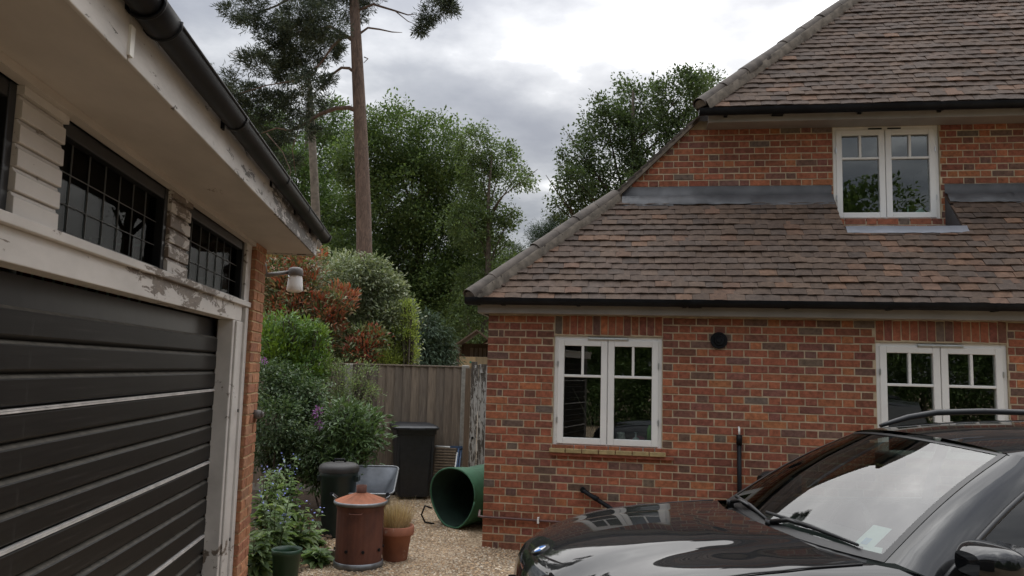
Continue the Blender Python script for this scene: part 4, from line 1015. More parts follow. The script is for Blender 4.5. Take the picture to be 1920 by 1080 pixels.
def clumps(lobes, per_lobe, rs, per, flat=.8, shell=.55, drop=0.0, area=None, cover=2.4):
    """leaf positions gathered in small clumps near the skin of each lobe; returns positions, outward, clump id"""
    P, O, I = [], [], []; cid = 0
    for c, r in lobes:
        k = max(4, int(per_lobe * (np.mean(r) ** 2))) if area is None else max(5, int(cover * 12.6 * np.mean(r) ** 2 / area / per))
        d = unit(RNG.normal(size=(k, 3))); rad = (shell + (1.06 - shell) * RNG.random(k) ** .6)[:, None]; cc = c + d * r * rad
        for q_, dd in zip(cc, d):
            m = int(per * RNG.uniform(.5, 1.4)); s = rs * RNG.uniform(.6, 1.35); x = np.clip(RNG.normal(size=(m, 3)), -1.7, 1.7) * s * .55 * (1, 1, flat); x[:, 2] -= drop * np.linalg.norm(x[:, :2], axis=1)
            P.append(q_ + x); O.append(unit(x + dd * s * .9)); I.append(np.full(m, cid)); cid += 1
    return np.concatenate(P), np.concatenate(O), np.concatenate(I)
def leafcol(I, pal, jit=.25, clump=.26, gain=1.6):
    pal = np.array(pal) * gain; pal = pal * .84 + pal.mean(1, keepdims=True) * .16; n = len(I); k = RNG.integers(0, len(pal), n); c = pal[k] * RNG.uniform(1 - jit, 1 + jit, (n, 1)); u = RNG.uniform(1 - clump, 1 + clump, I.max() + 1); return c * u[I][:, None]
MT['leaf'] = leafmat('green_leaf', .42, .5, .3); MT['leafgloss'] = leafmat('glossy_leaf', .3, .38, .45); MT['needle'] = leafmat('pine_needle', .15, .6, .25)
MT['bark'] = plain('grey_brown_bark', (.085, .068, .052), .95, var=.45, scale=7, bump=.8, bscale=20)
def pinebark():
    m, t, b = new_mat('scots_pine_bark'); v = _stretch(t, (4, 4, 1)); n = _noise(t, 3.2, 7, .7, v, 1.0)
    t.links.new(_ramp(t, n, [(.3, (.045, .034, .028)), (.5, (.13, .09, .07)), (.72, (.21, .145, .11))]), b.inputs['Base Color']); b.inputs['Roughness'].default_value = .95; _bump(t, b, n, 1.0, .03); return m
MT['pinebark'] = pinebark(); MT['greybark'] = plain('pale_grey_bark', (.16, .14, .115), .95, var=.35, scale=6, bump=.8, bscale=15)
def lob(px, py, rpx, Y, asp=(1, 1, 1)):
    p = at(px, py, Y); r = rpx * Y / F; return p, r * np.array(asp)
def tree(name, label, base, lobes, per_lobe, rs, per, L, pal, mat, bark, trunk_r, cat='tree', group=None, fork=.35, aspect=.55, limbs=True, **kw):
    base = np.array(base, float); t = thing(name, label, cat, tuple(base), group=group)
    kw.setdefault('cover', 1.75); P, O, I = clumps(lobes, per_lobe, rs, per, area=L * L * aspect * .5, **kw); n = len(P)
    A = unit(O + RNG.normal(size=(n, 3)) * .8 + np.array([0, 0, -.25])); Nn = unit(np.array([0, 0, 1.]) + RNG.normal(size=(n, 3)) * .55)
    ll = RNG.uniform(.65, 1.25, n) * L
    cr = leaf_obj('crown', P - base, A, Nn, ll, ll * aspect, leafcol(I, pal), mat, t)
    cen = np.mean([c for c, r in lobes], 0); m = MB(); top = np.array([base[0] * .3 + cen[0] * .7, base[1] * .5 + cen[1] * .5, max(c[2] for c, r in lobes) - .5]); f0 = base + (top - base) * fork
    ts = np.linspace(0, 1, 9); path = np.array([base + (top - base) * s + np.array([math.sin(s * 7 + base[0]) * .15, math.cos(s * 5) * .1, 0]) * s for s in ts]) - base
    m.tube(path, trunk_r * (1 - .82 * ts), 10)
    if limbs:
        for c, r in lobes:
            s = np.clip((c[2] - base[2]) / (top[2] - base[2]) - RNG.uniform(.1, .28), .12, .9); a = base + (top - base) * s; mid = (a + c) / 2 + np.array([0, 0, -.06 * np.linalg.norm(c - a)]) + RNG.normal(size=3) * .15
            rr = trunk_r * (1 - .82 * s) * .5; m.tube(np.array([a, mid, c, c + (c - mid) * .5]) - base, [rr, rr * .65, rr * .35, .01], 6)
            for _ in range(4):
                e = c + unit(RNG.normal(size=3)) * r * .9; m.tube(np.array([mid * .4 + c * .6, (c + e) / 2 + RNG.normal(size=3) * .1, e]) - base, [rr * .35, rr * .2, .008], 5)
    m.build('trunk', bark, t); return t
OAK = [(.050, .085, .022), (.066, .105, .028), (.040, .070, .020), (.085, .125, .036)]
BIR = [(.062, .095, .030), (.078, .115, .038), (.050, .080, .026)]
def gl_(px, Y): p = at(px, 700, Y); return (p[0], p[1], 0)
L_ = lambda lst, Y, dy=2.0: [lob(a, b, c, Y + RNG.uniform(-dy, dy)) for a, b, c in lst]
tree('oak_tree', 'broad green tree with rounded top in the middle behind the fence', gl_(790, 38), L_([(740, 268, 70), (815, 290, 66), (685, 300, 58), (770, 370, 85), (850, 370, 62), (690, 420, 76), (795, 470, 92), (872, 470, 62), (720, 535, 84), (840, 565, 84), (655, 500, 60), (890, 560, 56), (775, 625, 90), (690, 620, 60)], 38), 11, .60, 90, .165, OAK, MT['leaf'], MT['bark'], .42)
tree('birch_tree', 'loose drooping tree beside the gap of sky left of the roof', gl_(900, 33), L_([(893, 268, 36), (938, 300, 34), (968, 330, 24), (985, 335, 12), (902, 335, 40), (925, 398, 34), (955, 408, 18), (880, 420, 46), (935, 475, 34), (958, 505, 24), (905, 540, 52), (880, 610, 56), (945, 560, 28)], 33, 1.2), 13, .40, 60, .13, BIR, MT['leaf'], MT['bark'], .22, drop=.35, cover=1.35)
tree('ash_tree', 'mid green tree behind the tall pine, close to the garage gutter', gl_(560, 42), L_([(480, 290, 58), (540, 335, 60), (600, 305, 54), (560, 420, 72), (625, 415, 60), (500, 235, 42), (622, 235, 42), (590, 500, 66), (520, 480, 60), (640, 560, 60), (570, 600, 70), (450, 250, 40)], 42), 10, .64, 90, .17, [(.058, .10, .026), (.075, .125, .034), (.046, .082, .022)], MT['leaf'], MT['bark'], .35)
tree('lime_tree', 'dark leafy tree rising behind the house roof against white cloud', gl_(1200, 30), L_([(1200, 195, 50), (1275, 180, 46), (1322, 165, 30), (1140, 240, 44), (1092, 290, 40), (1228, 275, 60), (1160, 330, 52), (1080, 340, 32), (1058, 380, 22), (1112, 395, 34), (1290, 250, 54), (1200, 380, 56), (1130, 200, 16), (1290, 330, 50)], 30, 1.5), 14, .44, 70, .14, [(.040, .063, .023), (.050, .077, .028), (.032, .051, .019)], MT['leaf'], MT['bark'], .3, cover=1.7)
tree('far_pine', 'small far pine just left of the roof hip', gl_(1035, 46), L_([(1018, 445, 22), (1048, 428, 24), (1035, 460, 26), (1060, 450, 20), (1040, 500, 30)], 46, .6), 14, .5, 60, .17, [(.030, .052, .030), (.04, .064, .034)], MT['needle'], MT['pinebark'], .2, aspect=.16, cover=1.6)
tree('far_conifer', 'dull conifer standing low behind the drooping tree', gl_(965, 52), L_([(962, 480, 20), (965, 520, 26), (950, 560, 30), (975, 555, 24), (960, 610, 34)], 52, .6), 14, .5, 50, .2, [(.034, .056, .032), (.045, .068, .036)], MT['needle'], MT['bark'], .2, aspect=.2, cover=1.6)
tree('hedge_pine', 'far pine top poking up beside the garage gutter', gl_(400, 44), L_([(392, 165, 22), (378, 140, 12), (402, 195, 26), (420, 215, 24), (430, 260, 34)], 44, .6), 14, .5, 60, .17, [(.034, .055, .03), (.045, .066, .036)], MT['needle'], MT['pinebark'], .25, aspect=.16, cover=1.6)
# a wood far behind that reads as one mass
W_ = [lob(x, RNG.uniform(520, 640), RNG.uniform(45, 70), 58 + RNG.uniform(-4, 4)) for x in range(380, 1040, 38)]
P, O, I = clumps(W_, 2.2, 1.0, 50, area=.06, cover=2.5); n = len(P); ll = RNG.uniform(.3, .5, n)
o = leaf_obj('far_wood', P, O + RNG.normal(size=(n, 3)) * .6, unit(RNG.normal(size=(n, 3)) * .6 + (0, 0, 1)), ll, ll * .7, leafcol(I, OAK), MT['leaf'], None); tag(o, 'mass of woodland foliage far behind the garden trees', 'woodland', kind='stuff')
# ---- tall Scots pine
PY_ = 24.0
def px3(lst, Y=PY_): return np.array([at(a, b, Y + (c if len(q_) > 2 else 0)) if (c := (q_[2] if len(q_) > 2 else 0)) is not None else 0 for q_ in lst for a, b in [q_[:2]]])
pb = at(688, 700, PY_); pb = np.array([pb[0], PY_, 0])
pine = thing('pine_tree', 'tall pine with bare reddish trunk and dark crown above the garden', 'tree', tuple(pb))
m = MB(); tr_ = np.vstack([[pb], px3([(685, 560), (683, 480), (682, 400), (679, 320), (676, 240), (672, 160), (668, 80), (664, 0), (660, -90), (655, -190), (648, -280)])]) - pb
m.tube(tr_, [.29, .265, .25, .235, .225, .21, .195, .178, .155, .13, .10, .05], 14); m.build('trunk', MT['pinebark'], pine)
BR = [[(678, 212, .085), (655, 202, .075), (630, 203, .068), (600, 214, .06), (572, 232, .05), (545, 245, .04), (518, 240, .025), (490, 250, .01)],
      [(672, 142, .055), (655, 128, .05), (640, 127, .045), (622, 140, .04), (600, 165, .02), (580, 180, .01)], [(668, 72, .06), (645, 68, .055), (625, 85, .045), (600, 120, .03), (570, 160, .02), (545, 190, .01)],
      [(676, 62, .04), (690, 52, .034), (712, 55, .028), (735, 60, .02), (754, 61, .008)], [(670, 20, .045), (700, 8, .04), (740, 20, .03), (765, 28, .02), (782, 26, .008)], [(740, 20, .02), (765, 40, .014), (778, 45, .006)],
      [(664, 0, .07), (620, -30, .06), (570, -20, .05), (520, 10, .035), (470, 30, .02), (440, 40, .01)], [(662, -60, .07), (720, -60, .05), (780, -30, .04), (815, 0, .025), (830, 20, .01)],
      [(668, 80, .06), (620, 50, .05), (560, 60, .04), (510, 90, .03), (460, 110, .02), (430, 100, .01)], [(600, 120, .03), (560, 150, .025), (500, 160, .02), (450, 175, .01)],
      [(683, 107, .02), (690, 110, .016), (682, 118, .01)], [(500, 250, .022), (530, 285, .016), (545, 320, .010), (540, 350, .006)], [(560, 240, .022), (548, 280, .014), (555, 330, .008)]]
br = MB()
for b in BR:
    d0 = RNG.uniform(-1.2, 1.2); pts = np.array([at(x, y, PY_ + d0 * i / len(b)) for i, (x, y, r) in enumerate(b)]) - pb; br.tube(pts, [r for x, y, r in b], 7)
br.build('branch', MT['pinebark'], pine)
PL = [lob(a, b, c, PY_ + RNG.uniform(-1.6, 1.6), (1, 1, .72)) for a, b, c in [(470, 28, 40), (520, 70, 44), (560, 30, 46), (602, 90, 42), (482, 118, 34), (540, 140, 46), (590, 150, 34), (448, 165, 28), (500, 190, 40), (560, 200, 40), (520, 250, 36), (470, 215, 34), (575, 245, 28), (605, 45, 46), (645, 15, 40), (700, -8, 34), (440, 20, 24), (428, 150, 18), (615, 190, 20), (545, 95, 40), (490, 290, 26), (540, 300, 22), (600, -40, 60), (520, -40, 60), (680, -60, 50), (740, -80, 50), (620, -120, 80), (700, -160, 70), (560, -110, 60), (640, -220, 70)]]
PL += [lob(a, b, c, PY_ - .5) for a, b, c in [(822, 14, 26), (800, 40, 11), (845, 16, 12), (790, 55, 7), (835, -20, 30), (790, -30, 26)]]
P, O, I = clumps(PL, 15, .22, 90, flat=.7, shell=.25, area=.155 * .026 * .5, cover=1.1); n = len(P); ll = RNG.uniform(.11, .2, n)
leaf_obj('needles', P - pb, unit(O + RNG.normal(size=(n, 3)) * .8 + (0, 0, .15)), unit(RNG.normal(size=(n, 3))), ll, ll * .13 + .006, leafcol(I, [(.032, .047, .030), (.042, .058, .034), (.050, .066, .037), (.028, .040, .028)]), MT['needle'], pine)
# slimmer grey trunk behind it
sb = at(597, 700, 30); sb = np.array([sb[0], 30, 0]); st_ = thing('bare_trunk', 'slim grey tree trunk standing left of the tall pine', 'tree', tuple(sb))
MB().tube(np.vstack([[sb], [at(x, y, 30) for x, y in ((597, 560), (595, 470), (592, 400), (589, 330), (585, 260), (582, 200), (580, 150))]]) - sb, [.2, .19, .185, .175, .165, .155, .13, .08], 12).build('trunk', MT['greybark'], st_)
# ---- trees behind the eye: the windows and the car mirror them
for i, (x, y, h, lb) in enumerate(((5.0, -14, 9.0, 'leafy tree mirrored in the dining room window'), (12, -17, 8, 'tall leafy tree mirrored in the upper window'), (-5, -16, 9, 'dark leafy tree mirrored in the kitchen window'), (-11, -16, 8, 'broad leafy tree across the drive from the garage'), (20, -12, 7.5, 'leafy tree mirrored at the edge of the dining room window'))):
    lb_ = [(np.array([x + RNG.uniform(-2.6, 2.6), y + RNG.uniform(-1.6, 1.6), h * f]), np.array([1.7, 1.5, 1.3]) * RNG.uniform(.8, 1.2)) for f in (.16, .25, .33, .42, .5, .58, .66, .74, .82, .9)]
    tree('drive_tree', lb, (x, y, 0), lb_, 5, .55, 46, .24, OAK, MT['leaf'], MT['bark'], .22, group='trees behind the drive', cover=1.2)
# hedge across the drive, behind the eye: the lower panes mirror it
hb = np.array([4.0, -10.5, 0]); hedge = thing('drive_hedge', 'leafy green hedge mirrored in the dining room window', 'hedge', tuple(hb))
HL = [(np.array([x, -10.5 + RNG.uniform(-.4, .4), z]), np.array([.9, .7, .8]) * RNG.uniform(.85, 1.15)) for x in np.arange(-6, 15, 1.3) for z in (.7, 1.9, 2.9)]
P, O, I = clumps(HL, 5, .35, 60, area=.12 * .12 * .28, cover=1.3); n = len(P); ll = RNG.uniform(.08, .15, n)
leaf_obj('foliage', P - hb, unit(O + RNG.normal(size=(n, 3)) * .6), unit(RNG.normal(size=(n, 3)) * .6 + (0, .2, 1)), ll, ll * .55, leafcol(I, [(.07, .115, .03), (.09, .14, .04), (.055, .09, .026)], gain=1.5), MT['leaf'], hedge)
m = MB()
for x in np.arange(-6, 15, 1.3): m.tube([(x - 4, 0, 0), (x - 3.9, .1, 1.2), (x - 4.05, 0, 2.8)], [.05, .04, .015], 6)
m.build('stems', MT['bark'], hedge)
# ---- shrubs
def shrub(name, label, base, lobes, per_lobe, rs, per, L, pal, mat, aspect=.5, big=False, up=.2, stems=5, cat='shrub', tips=None, tipfrac=.25, curl=.05, stemr=.014, **kw):
    base = np.array(base, float); t = thing(name, label, cat, tuple(base)); kw.setdefault('cover', 2.2); P, O, I = clumps(lobes, per_lobe, rs, per, area=L * L * aspect * (.62 if big else .5), **kw); n = len(P)
    A = unit(O + RNG.normal(size=(n, 3)) * .55 + np.array([0, -.1, up])); Nn = unit(np.array([0, -.25, 1.]) + RNG.normal(size=(n, 3)) * .5); ll = RNG.uniform(.6, 1.25, n) * L; C = leafcol(I, pal, gain=2.15)
    if tips is not None:
        cid = RNG.random(I.max() + 1) < tipfrac; k = cid[I]; tp_ = np.array(tips); C[k] = tp_[RNG.integers(0, len(tp_), k.sum())] * RNG.uniform(.75, 1.25, (k.sum(), 1)); A[k] = unit(A[k] + np.array([0, 0, .8]))
    P[:, 2] = np.maximum(P[:, 2], .03); leaf_obj('foliage', P - base, A, Nn, ll, ll * aspect, C, mat, t, big, curl); m = MB()
    for c, r in lobes:
        b0 = base + np.array([RNG.uniform(-.15, .15), RNG.uniform(-.1, .1), 0]); m.tube(np.array([b0, (b0 + c) / 2 + RNG.normal(size=3) * .08, c]) - base, [stemr, stemr * .75, stemr * .4], 5)
        for _ in range(stems):
            e = c + unit(RNG.normal(size=3) + (0, 0, .4)) * r * .95; m.tube(np.array([c * .7 + b0 * .3, (c + e) / 2 + RNG.normal(size=3) * .03, e]) - base, [stemr * .5, stemr * .35, .0025], 4)
    m.build('stems', MT['bark'], t); return t
GRN = [(.050, .088, .026), (.066, .105, .034), (.040, .072, .022)]
shrub('photinia_shrub', 'shrub with red and coppery young leaves beside the garage lamp', gl_(560, 11.8), L_([(520, 508, 44), (575, 500, 34), (560, 555, 46), (515, 575, 44), (615, 590, 34), (640, 560, 22), (590, 620, 36), (530, 630, 40)], 11.8, .25), 60, .13, 20, .085, [(.07, .095, .035), (.09, .105, .045), (.16, .11, .055)], MT['leafgloss'], .40, True, .3, tips=[(.42, .095, .055), (.38, .135, .08), (.34, .18, .10), (.43, .17, .105)], tipfrac=.42)
shrub('red_tip_shrub', 'small sprig of red young leaves above the fence top', gl_(690, 11.6), L_([(680, 640, 22), (708, 632, 16), (665, 655, 18), (690, 660, 20)], 11.6, .15), 70, .11, 16, .085, [(.07, .095, .035), (.09, .105, .045)], MT['leafgloss'], .40, True, .3, tips=[(.37, .085, .05), (.33, .12, .07)], tipfrac=.4)
shrub('elaeagnus_shrub', 'dense olive green shrub with silvery leaves behind the fence', gl_(690, 12.6), L_([(655, 525, 42), (705, 540, 44), (640, 500, 26), (690, 590, 56), (742, 600, 36), (735, 560, 30), (690, 650, 52), (745, 655, 34), (640, 590, 36), (650, 670, 40), (700, 505, 24)], 12.6, .3), 62, .14, 24, .068, [(.090, .112, .055), (.12, .14, .075), (.07, .092, .042), (.15, .165, .10)], MT['leafgloss'], .42, True, .1)
shrub('golden_shrub', 'upright lime yellow-green shrub behind the fence', gl_(765, 12.1), L_([(757, 620, 12), (742, 652, 15), (768, 596, 8), (765, 660, 14), (730, 675, 14), (773, 632, 8), (770, 572, 4), (752, 590, 5), (735, 625, 6), (776, 612, 4), (760, 575, 4), (750, 680, 14)], 12.1, .12), 120, .09, 26, .05, [(.15, .19, .032), (.18, .22, .04), (.11, .15, .028)], MT['leaf'], .36, False, .8)
shrub('fern_conifer', 'dark drooping conifer beside the play tower', gl_(805, 15), L_([(800, 612, 22), (815, 640, 30), (790, 660, 30), (825, 668, 28), (805, 690, 36)], 15, .2), 60, .16, 34, .11, [(.027, .045, .026), (.035, .056, .031)], MT['needle'], .22, False, -.4, drop=.5)
shrub('laurel_shrub', 'bright green leafy shrub with fresh shoots next to the pier', gl_(540, 9.9), L_([(512, 650, 36), (548, 648, 34), (582, 645, 30), (528, 690, 36), (575, 690, 36), (500, 620, 16), (505, 606, 7), (528, 604, 7), (552, 612, 8), (574, 610, 8), (542, 598, 5), (594, 622, 7)], 9.9, .2), 90, .11, 24, .065, [(.060, .110, .028), (.080, .135, .034), (.045, .088, .022)], MT['leafgloss'], .34, True, .4, tips=[(.17, .26, .035), (.14, .22, .035)], tipfrac=.4)
shrub('evergreen_shrub', 'dark small-leaved evergreen shrub beside the brick pier', gl_(530, 9.3), L_([(505, 720, 40), (548, 735, 44), (520, 790, 46), (570, 785, 40), (500, 840, 38), (555, 840, 46), (590, 735, 18), (600, 840, 36)], 9.3, .25), 90, .12, 32, .046, [(.036, .064, .024), (.05, .082, .03), (.028, .052, .02), (.075, .105, .045)], MT['leafgloss'], .45, True, .1)
shrub('rhododendron_shrub', 'broad-leaved dark shrub spreading in front of the fence', gl_(640, 9.1), L_([(650, 815, 38), (685, 800, 28), (620, 850, 42), (660, 855, 34), (598, 880, 34), (700, 825, 16), (640, 780, 26)], 9.1, .2), 75, .12, 17, .085, [(.045, .078, .026), (.06, .098, .034), (.036, .062, .022)], MT['leafgloss'], .33, True, .3)
shrub('arching_shrub', 'airy arching shrub with tiny leaves in front of the fence posts', gl_(640, 10.0), L_([(630, 712, 34), (665, 740, 34), (640, 765, 36), (690, 700, 13), (700, 735, 13), (615, 690, 22), (675, 690, 12), (655, 800, 24)], 10.0, .12), 80, .10, 15, .034, [(.085, .115, .042), (.07, .098, .036), (.11, .135, .055)], MT['leaf'], .5, False, .2, stems=9, stemr=.008, cover=.5)
# flower heads
MT['petal'] = leafmat('petal', .3, .6, .2)
def flower(name, label, p, r, n, pal, cat='flower', L=.03):
    t = thing(name, label, cat, tuple(p)); d = unit(RNG.normal(size=(n, 3)) + (0, -.3, .2)); P = d * r * RNG.uniform(.3, 1, (n, 1)); ll = RNG.uniform(.7, 1.2, n) * L
    leaf_obj('petals', P, d, unit(RNG.normal(size=(n, 3))), ll, ll * .7, leafcol(np.zeros(n, int), pal, gain=1), MT['petal'], t); MB().tube([(0, 0, 0), (0, .05, -.12)], .004, 5).build('stalk', MT['bark'], t)
PUR = [(.24, .085, .30), (.32, .13, .38), (.20, .06, .24)]
flower('purple_flower', 'larger purple flower head in the dark shrub by the fence', at(596, 772, 8.75), .055, 60, PUR); flower('purple_flower', 'small purple flower just below the larger purple flower head', at(598, 797, 8.72), .038, 36, PUR); flower('purple_flower', 'lone purple flower close to the brick pier', at(496, 677, 8.95), .032, 26, PUR)
# ---- comfrey: big soft leaves, blue bells
def comfrey(label, x, y, h, n, R0, flowers):
    t = thing('comfrey_plant', label, 'plant', (x, y, .02)); P, A, Nn, Ls = [], [], [], []; m = MB(); fl = []
    for s in range(max(4, n // 11)):
        a = RNG.uniform(0, 6.28); r0 = R0 * .25 * RNG.random(); lean = np.array([math.cos(a), math.sin(a), 0]) * R0 * RNG.uniform(.2, .8); H = h * RNG.uniform(.65, 1.05); b0 = np.array([math.cos(a) * r0, math.sin(a) * r0, 0]); ts = np.linspace(0, 1, 6); path = np.array([b0 + lean * q_ ** 1.3 + np.array([0, 0, H * q_]) for q_ in ts]); m.tube(path, .007 * (1 - .6 * ts), 5); fl.append(path[-1])
        for k in range(20):
            q_ = RNG.uniform(.05, .97); p = b0 + lean * q_ ** 1.3 + np.array([0, 0, H * q_]); th = RNG.uniform(0, 6.28); P.append(p); A.append([math.cos(th), math.sin(th), RNG.uniform(-.25, .55)]); Nn.append([RNG.normal() * .3, RNG.normal() * .3, 1]); Ls.append((.21 - .13 * q_) * RNG.uniform(.7, 1.2))
    P, A, Nn, Ls = map(np.array, (P, A, Nn, Ls)); leaf_obj('leaves', P, A, Nn, Ls, Ls * .42, leafcol(np.zeros(len(P), int), [(.085, .135, .045), (.105, .16, .055), (.07, .115, .045), (.13, .18, .07)]), MT['leaf'], t, True, .12); m.build('stems', plain('green_stem_%d' % int(x * 100 + y * 1000), (.06, .09, .035), .7), t)
    if flowers:
        Pf = np.concatenate([e + RNG.normal(size=(3, 3)) * .022 for e in fl]); k = len(Pf); leaf_obj('blue_flowers', Pf, unit(RNG.normal(size=(k, 3)) + (0, -.4, 0)), unit(RNG.normal(size=(k, 3))), np.full(k, .022), np.full(k, .018), leafcol(np.zeros(k, int), [(.16, .20, .55), (.24, .26, .62), (.12, .14, .45)]), MT['petal'], t)['kind'] = 'stuff'
for lb, px, Y, h, n, r_, f in (('tall leafy comfrey with blue flowers behind the green pot', 522, 6.75, .62, 110, .24, True), ('low broad-leaved comfrey at the foot of the brick pier', 486, 6.45, .40, 70, .16, False), ('blue-flowered comfrey against the pier, behind the tall one', 500, 7.5, .78, 100, .26, True), ('spreading comfrey between the tall one and the dustbin', 566, 7.3, .48, 80, .24, True), ('comfrey seen over the tall comfrey, below the evergreen shrub', 540, 8.2, .75, 90, .26, True), ('small comfrey seedling left of the incinerator', 598, 7.0, .16, 50, .14, False), ('low weeds at the bed edge by the timber', 578, 7.6, .20, 50, .2, False)):
    p = at(px, 900, Y); comfrey(lb, p[0], Y, h, n, r_, f)

# ================================================================== CAR   (local x forward, y to its left = towards the eye, z up)
CG = -.10
car = thing('parked_car', 'glossy black estate car parked in front of the house', 'car', (1.354, 3.751, CG), 3.278)
def paint():
    m, t, b = new_mat('black_car_paint'); b.inputs['Base Color'].default_value = (.004, .0045, .0055, 1); b.inputs['Roughness'].default_value = .6; b.inputs['Specular IOR Level'].default_value = .05
    b.inputs['Coat Weight'].default_value = 1.0; b.inputs['Coat Roughness'].default_value = .015; b.inputs['Coat IOR'].default_value = 1.55
    n = _noise(t, 25, 4, .6); d = _ramp(t, n, [(.35, (.015,) * 3), (.75, (.05,) * 3)]); t.links.new(d, b.inputs['Coat Roughness'])
    return m
MT['paint'] = paint(); MT['carglass'] = glass('car_glass', (.42, .49, .46), .16); MT['sideglass'] = glass('side_glass', (.28, .33, .31), .07)
MT['rubber'] = plain('black_rubber', (.012, .012, .013), .6, var=.3); MT['trim'] = plain('black_trim', (.010, .010, .011), .35, var=.2); MT['chrome'] = plain('chrome', (.75, .75, .76), .12, metal=1, var=.05)
MT['cabin'] = plain('charcoal_cabin', (.020, .020, .021), .8, var=.3, scale=12)
def lerp(x, xs_, ys_): return float(np.interp(x, xs_, ys_))
# ---- bonnet, wings and nose: a sheet over stations from cowl to bumper
ycol = [0, .10, .20, .29, .335, .37, .42, .47, .53, .60, .66, .72, .77, .815, .85, .88, .90, .912, .918, .918, .90]
dzc = [0, -.001, -.003, -.006, -.010, -.019, -.030, -.033, -.033, -.033, -.036, -.048, -.072, -.108, -.155, -.225, -.31, -.41, -.54, -.70, -.84]
def nose_x(y): return 1.29 - .30 * (abs(y) / .9) ** 2.4
def bonnet(s, j):
    y = ycol[j]; xf = nose_x(y); xr_ = lerp(y, [0, .72, .80], [0, 0, -.17]) + .07 + .115 * max(0, 1 - (y / .719) ** 2); x = xr_ + s * (xf - xr_)
    zc = lerp(s, [0, .25, .45, .6, .72, .82, .89, .95, .98, 1.0], [1.176, 1.178, 1.166, 1.147, 1.122, 1.092, 1.066, 1.034, 1.005, .955])
    k = lerp(s, [0, .3, 1], [.6, 1.0, 1.0]); k2 = lerp(j, [9, 15, 18], [k, lerp(s, [0, .35, .6], [.35, .85, 1]), 1]); w = lerp(s, [0, .75, .92, 1], [1, 1, .985, .965])
    dz = dzc[j] * (k if j < 9 else k2); z = max(.32, zc + dz - (.0 if j < 12 else (.0)))
    return x, y * w, z
S = list(np.linspace(0, .88, 15)) + [.92, .95, .975, 1.0]
def side(sg):
    P = [[(lambda q: (q[0], q[1] * sg, q[2]))(bonnet(s, j)) for j in range(len(ycol))] for s in S]
    last = P[-1]; low = []
    for (fx_, zf) in ((.012, .90), (.02, .80), (.03, .70), (.06, .60), (.07, .45), (.03, .32)):
        low.append([(p[0] + fx_, p[1], min(p[2] - .004, zf if j < 15 else p[2] - .003)) for j, p in enumerate(last)])
    return P + low
m = MB()
for sg in (1, -1): m.grid(side(sg), flip=(sg > 0))
# body sides, rear
def bsec(x):
    t = lerp(x, [-3.2, -2.9, -.1], [.90, .97, 1]); return [(x, .838 * t, 1.135), (x, .868 * t, 1.10), (x, .893 * t, 1.03), (x, .912 * t, .92), (x, .918 * t, .76), (x, .918 * t, .58), (x, .90 * t, .34)]
for sg in (1, -1):
    m.grid([[(a, b * sg, c) for a, b, c in bsec(x)] for x in (-.06, -.4, -1.0, -1.6, -2.2, -2.7, -3.0, -3.2)], flip=(sg < 0))
m.add([(-3.2, .75, 1.13), (-3.2, -.75, 1.13), (-3.24, -.8, .34), (-3.24, .8, .34)], [(0, 1, 2, 3)])
m.box(-3.1, 1.1, -.80, .80, .24, .36)
body = m.build('body', MT['paint'], car)
ss = body.modifiers.new('smooth', 'SUBSURF'); ss.levels = 1; ss.render_levels = 2
# ---- glass house
WB, WT = (0.0, .719, 1.155), (-.677, .555, 1.55)
def wsp(u, v):
    """u -1..1 across, v 0..1 up"""
    y = u * (WB[1] + (WT[1] - WB[1]) * v); x = WB[0] + (WT[0] - WB[0]) * v + (.115 * (1 - v) + .085 * v) * (1 - u * u); z = WB[2] + (WT[2] - WB[2]) * v + (-.012 * (1 - v) + .030 * v) * (1 - u * u) + .028 * math.sin(math.pi * v)
    return (x, y, z)
us_, vs_ = np.linspace(-1, 1, 25), np.linspace(0, 1, 15)
MB().grid([[wsp(u, v) for u in us_] for v in vs_]).build('windscreen', MT['carglass'], car)
# ceramic border of the glass
m = MB()
def off(p, d=.0025): return (p[0] + d * .55, p[1], p[2] + d * .83)
bw = .030
m.grid([[off(wsp(u, v)) for u in us_] for v in (0, .02, .045)]); m.grid([[off(wsp(u, v)) for u in us_] for v in (.975, 1.0)])
for sg in (1, -1): m.grid([[off(wsp(sg * u, v)) for v in vs_] for u in (1.0, .985, .955)])
m.build('glass_border', MT['trim'], car)
def roofp(u, x):
    """roof skin: u -1..1 across, x along"""
    hw_ = lerp(x, [-3.0, -2.2, -1.2, -.677], [.50, .565, .575, .555]); zc = lerp(x, [-3.05, -2.6, -2.0, -1.4, -1.0, -.60], [1.575, 1.625, 1.655, 1.66, 1.64, 1.587]); xx = x + .085 * (1 - u * u) * lerp(x, [-1.6, -.677], [0, 1])
    return (xx, u * hw_, zc - .042 * abs(u) ** 2.4 - .0)
xr = [-.677, -.75, -.9, -1.1, -1.4, -1.8, -2.2, -2.6, -2.9, -3.05]
m = MB().grid([[roofp(u, x) for u in np.linspace(-1, 1, 21)] for x in xr])
# cant rails from roof edge down to the side glass, pillars
def rail_pt(x, k):
    r_ = roofp(1, x); z2 = lerp(x, [-3.0, -2.4, -1.6, -1.0, -.72], [1.49, 1.54, 1.565, 1.55, 1.50]); 
    return [(r_[0], r_[1], r_[2]), (x, r_[1] + .035, r_[2] - .018), (x, r_[1] + .062, z2 + .012), (x, r_[1] + .072, z2 - .012)][k]
for sg in (1, -1): m.grid([[(lambda q: (q[0], q[1] * sg, q[2]))(rail_pt(x, k)) for k in range(4)] for x in xr], flip=(sg < 0))
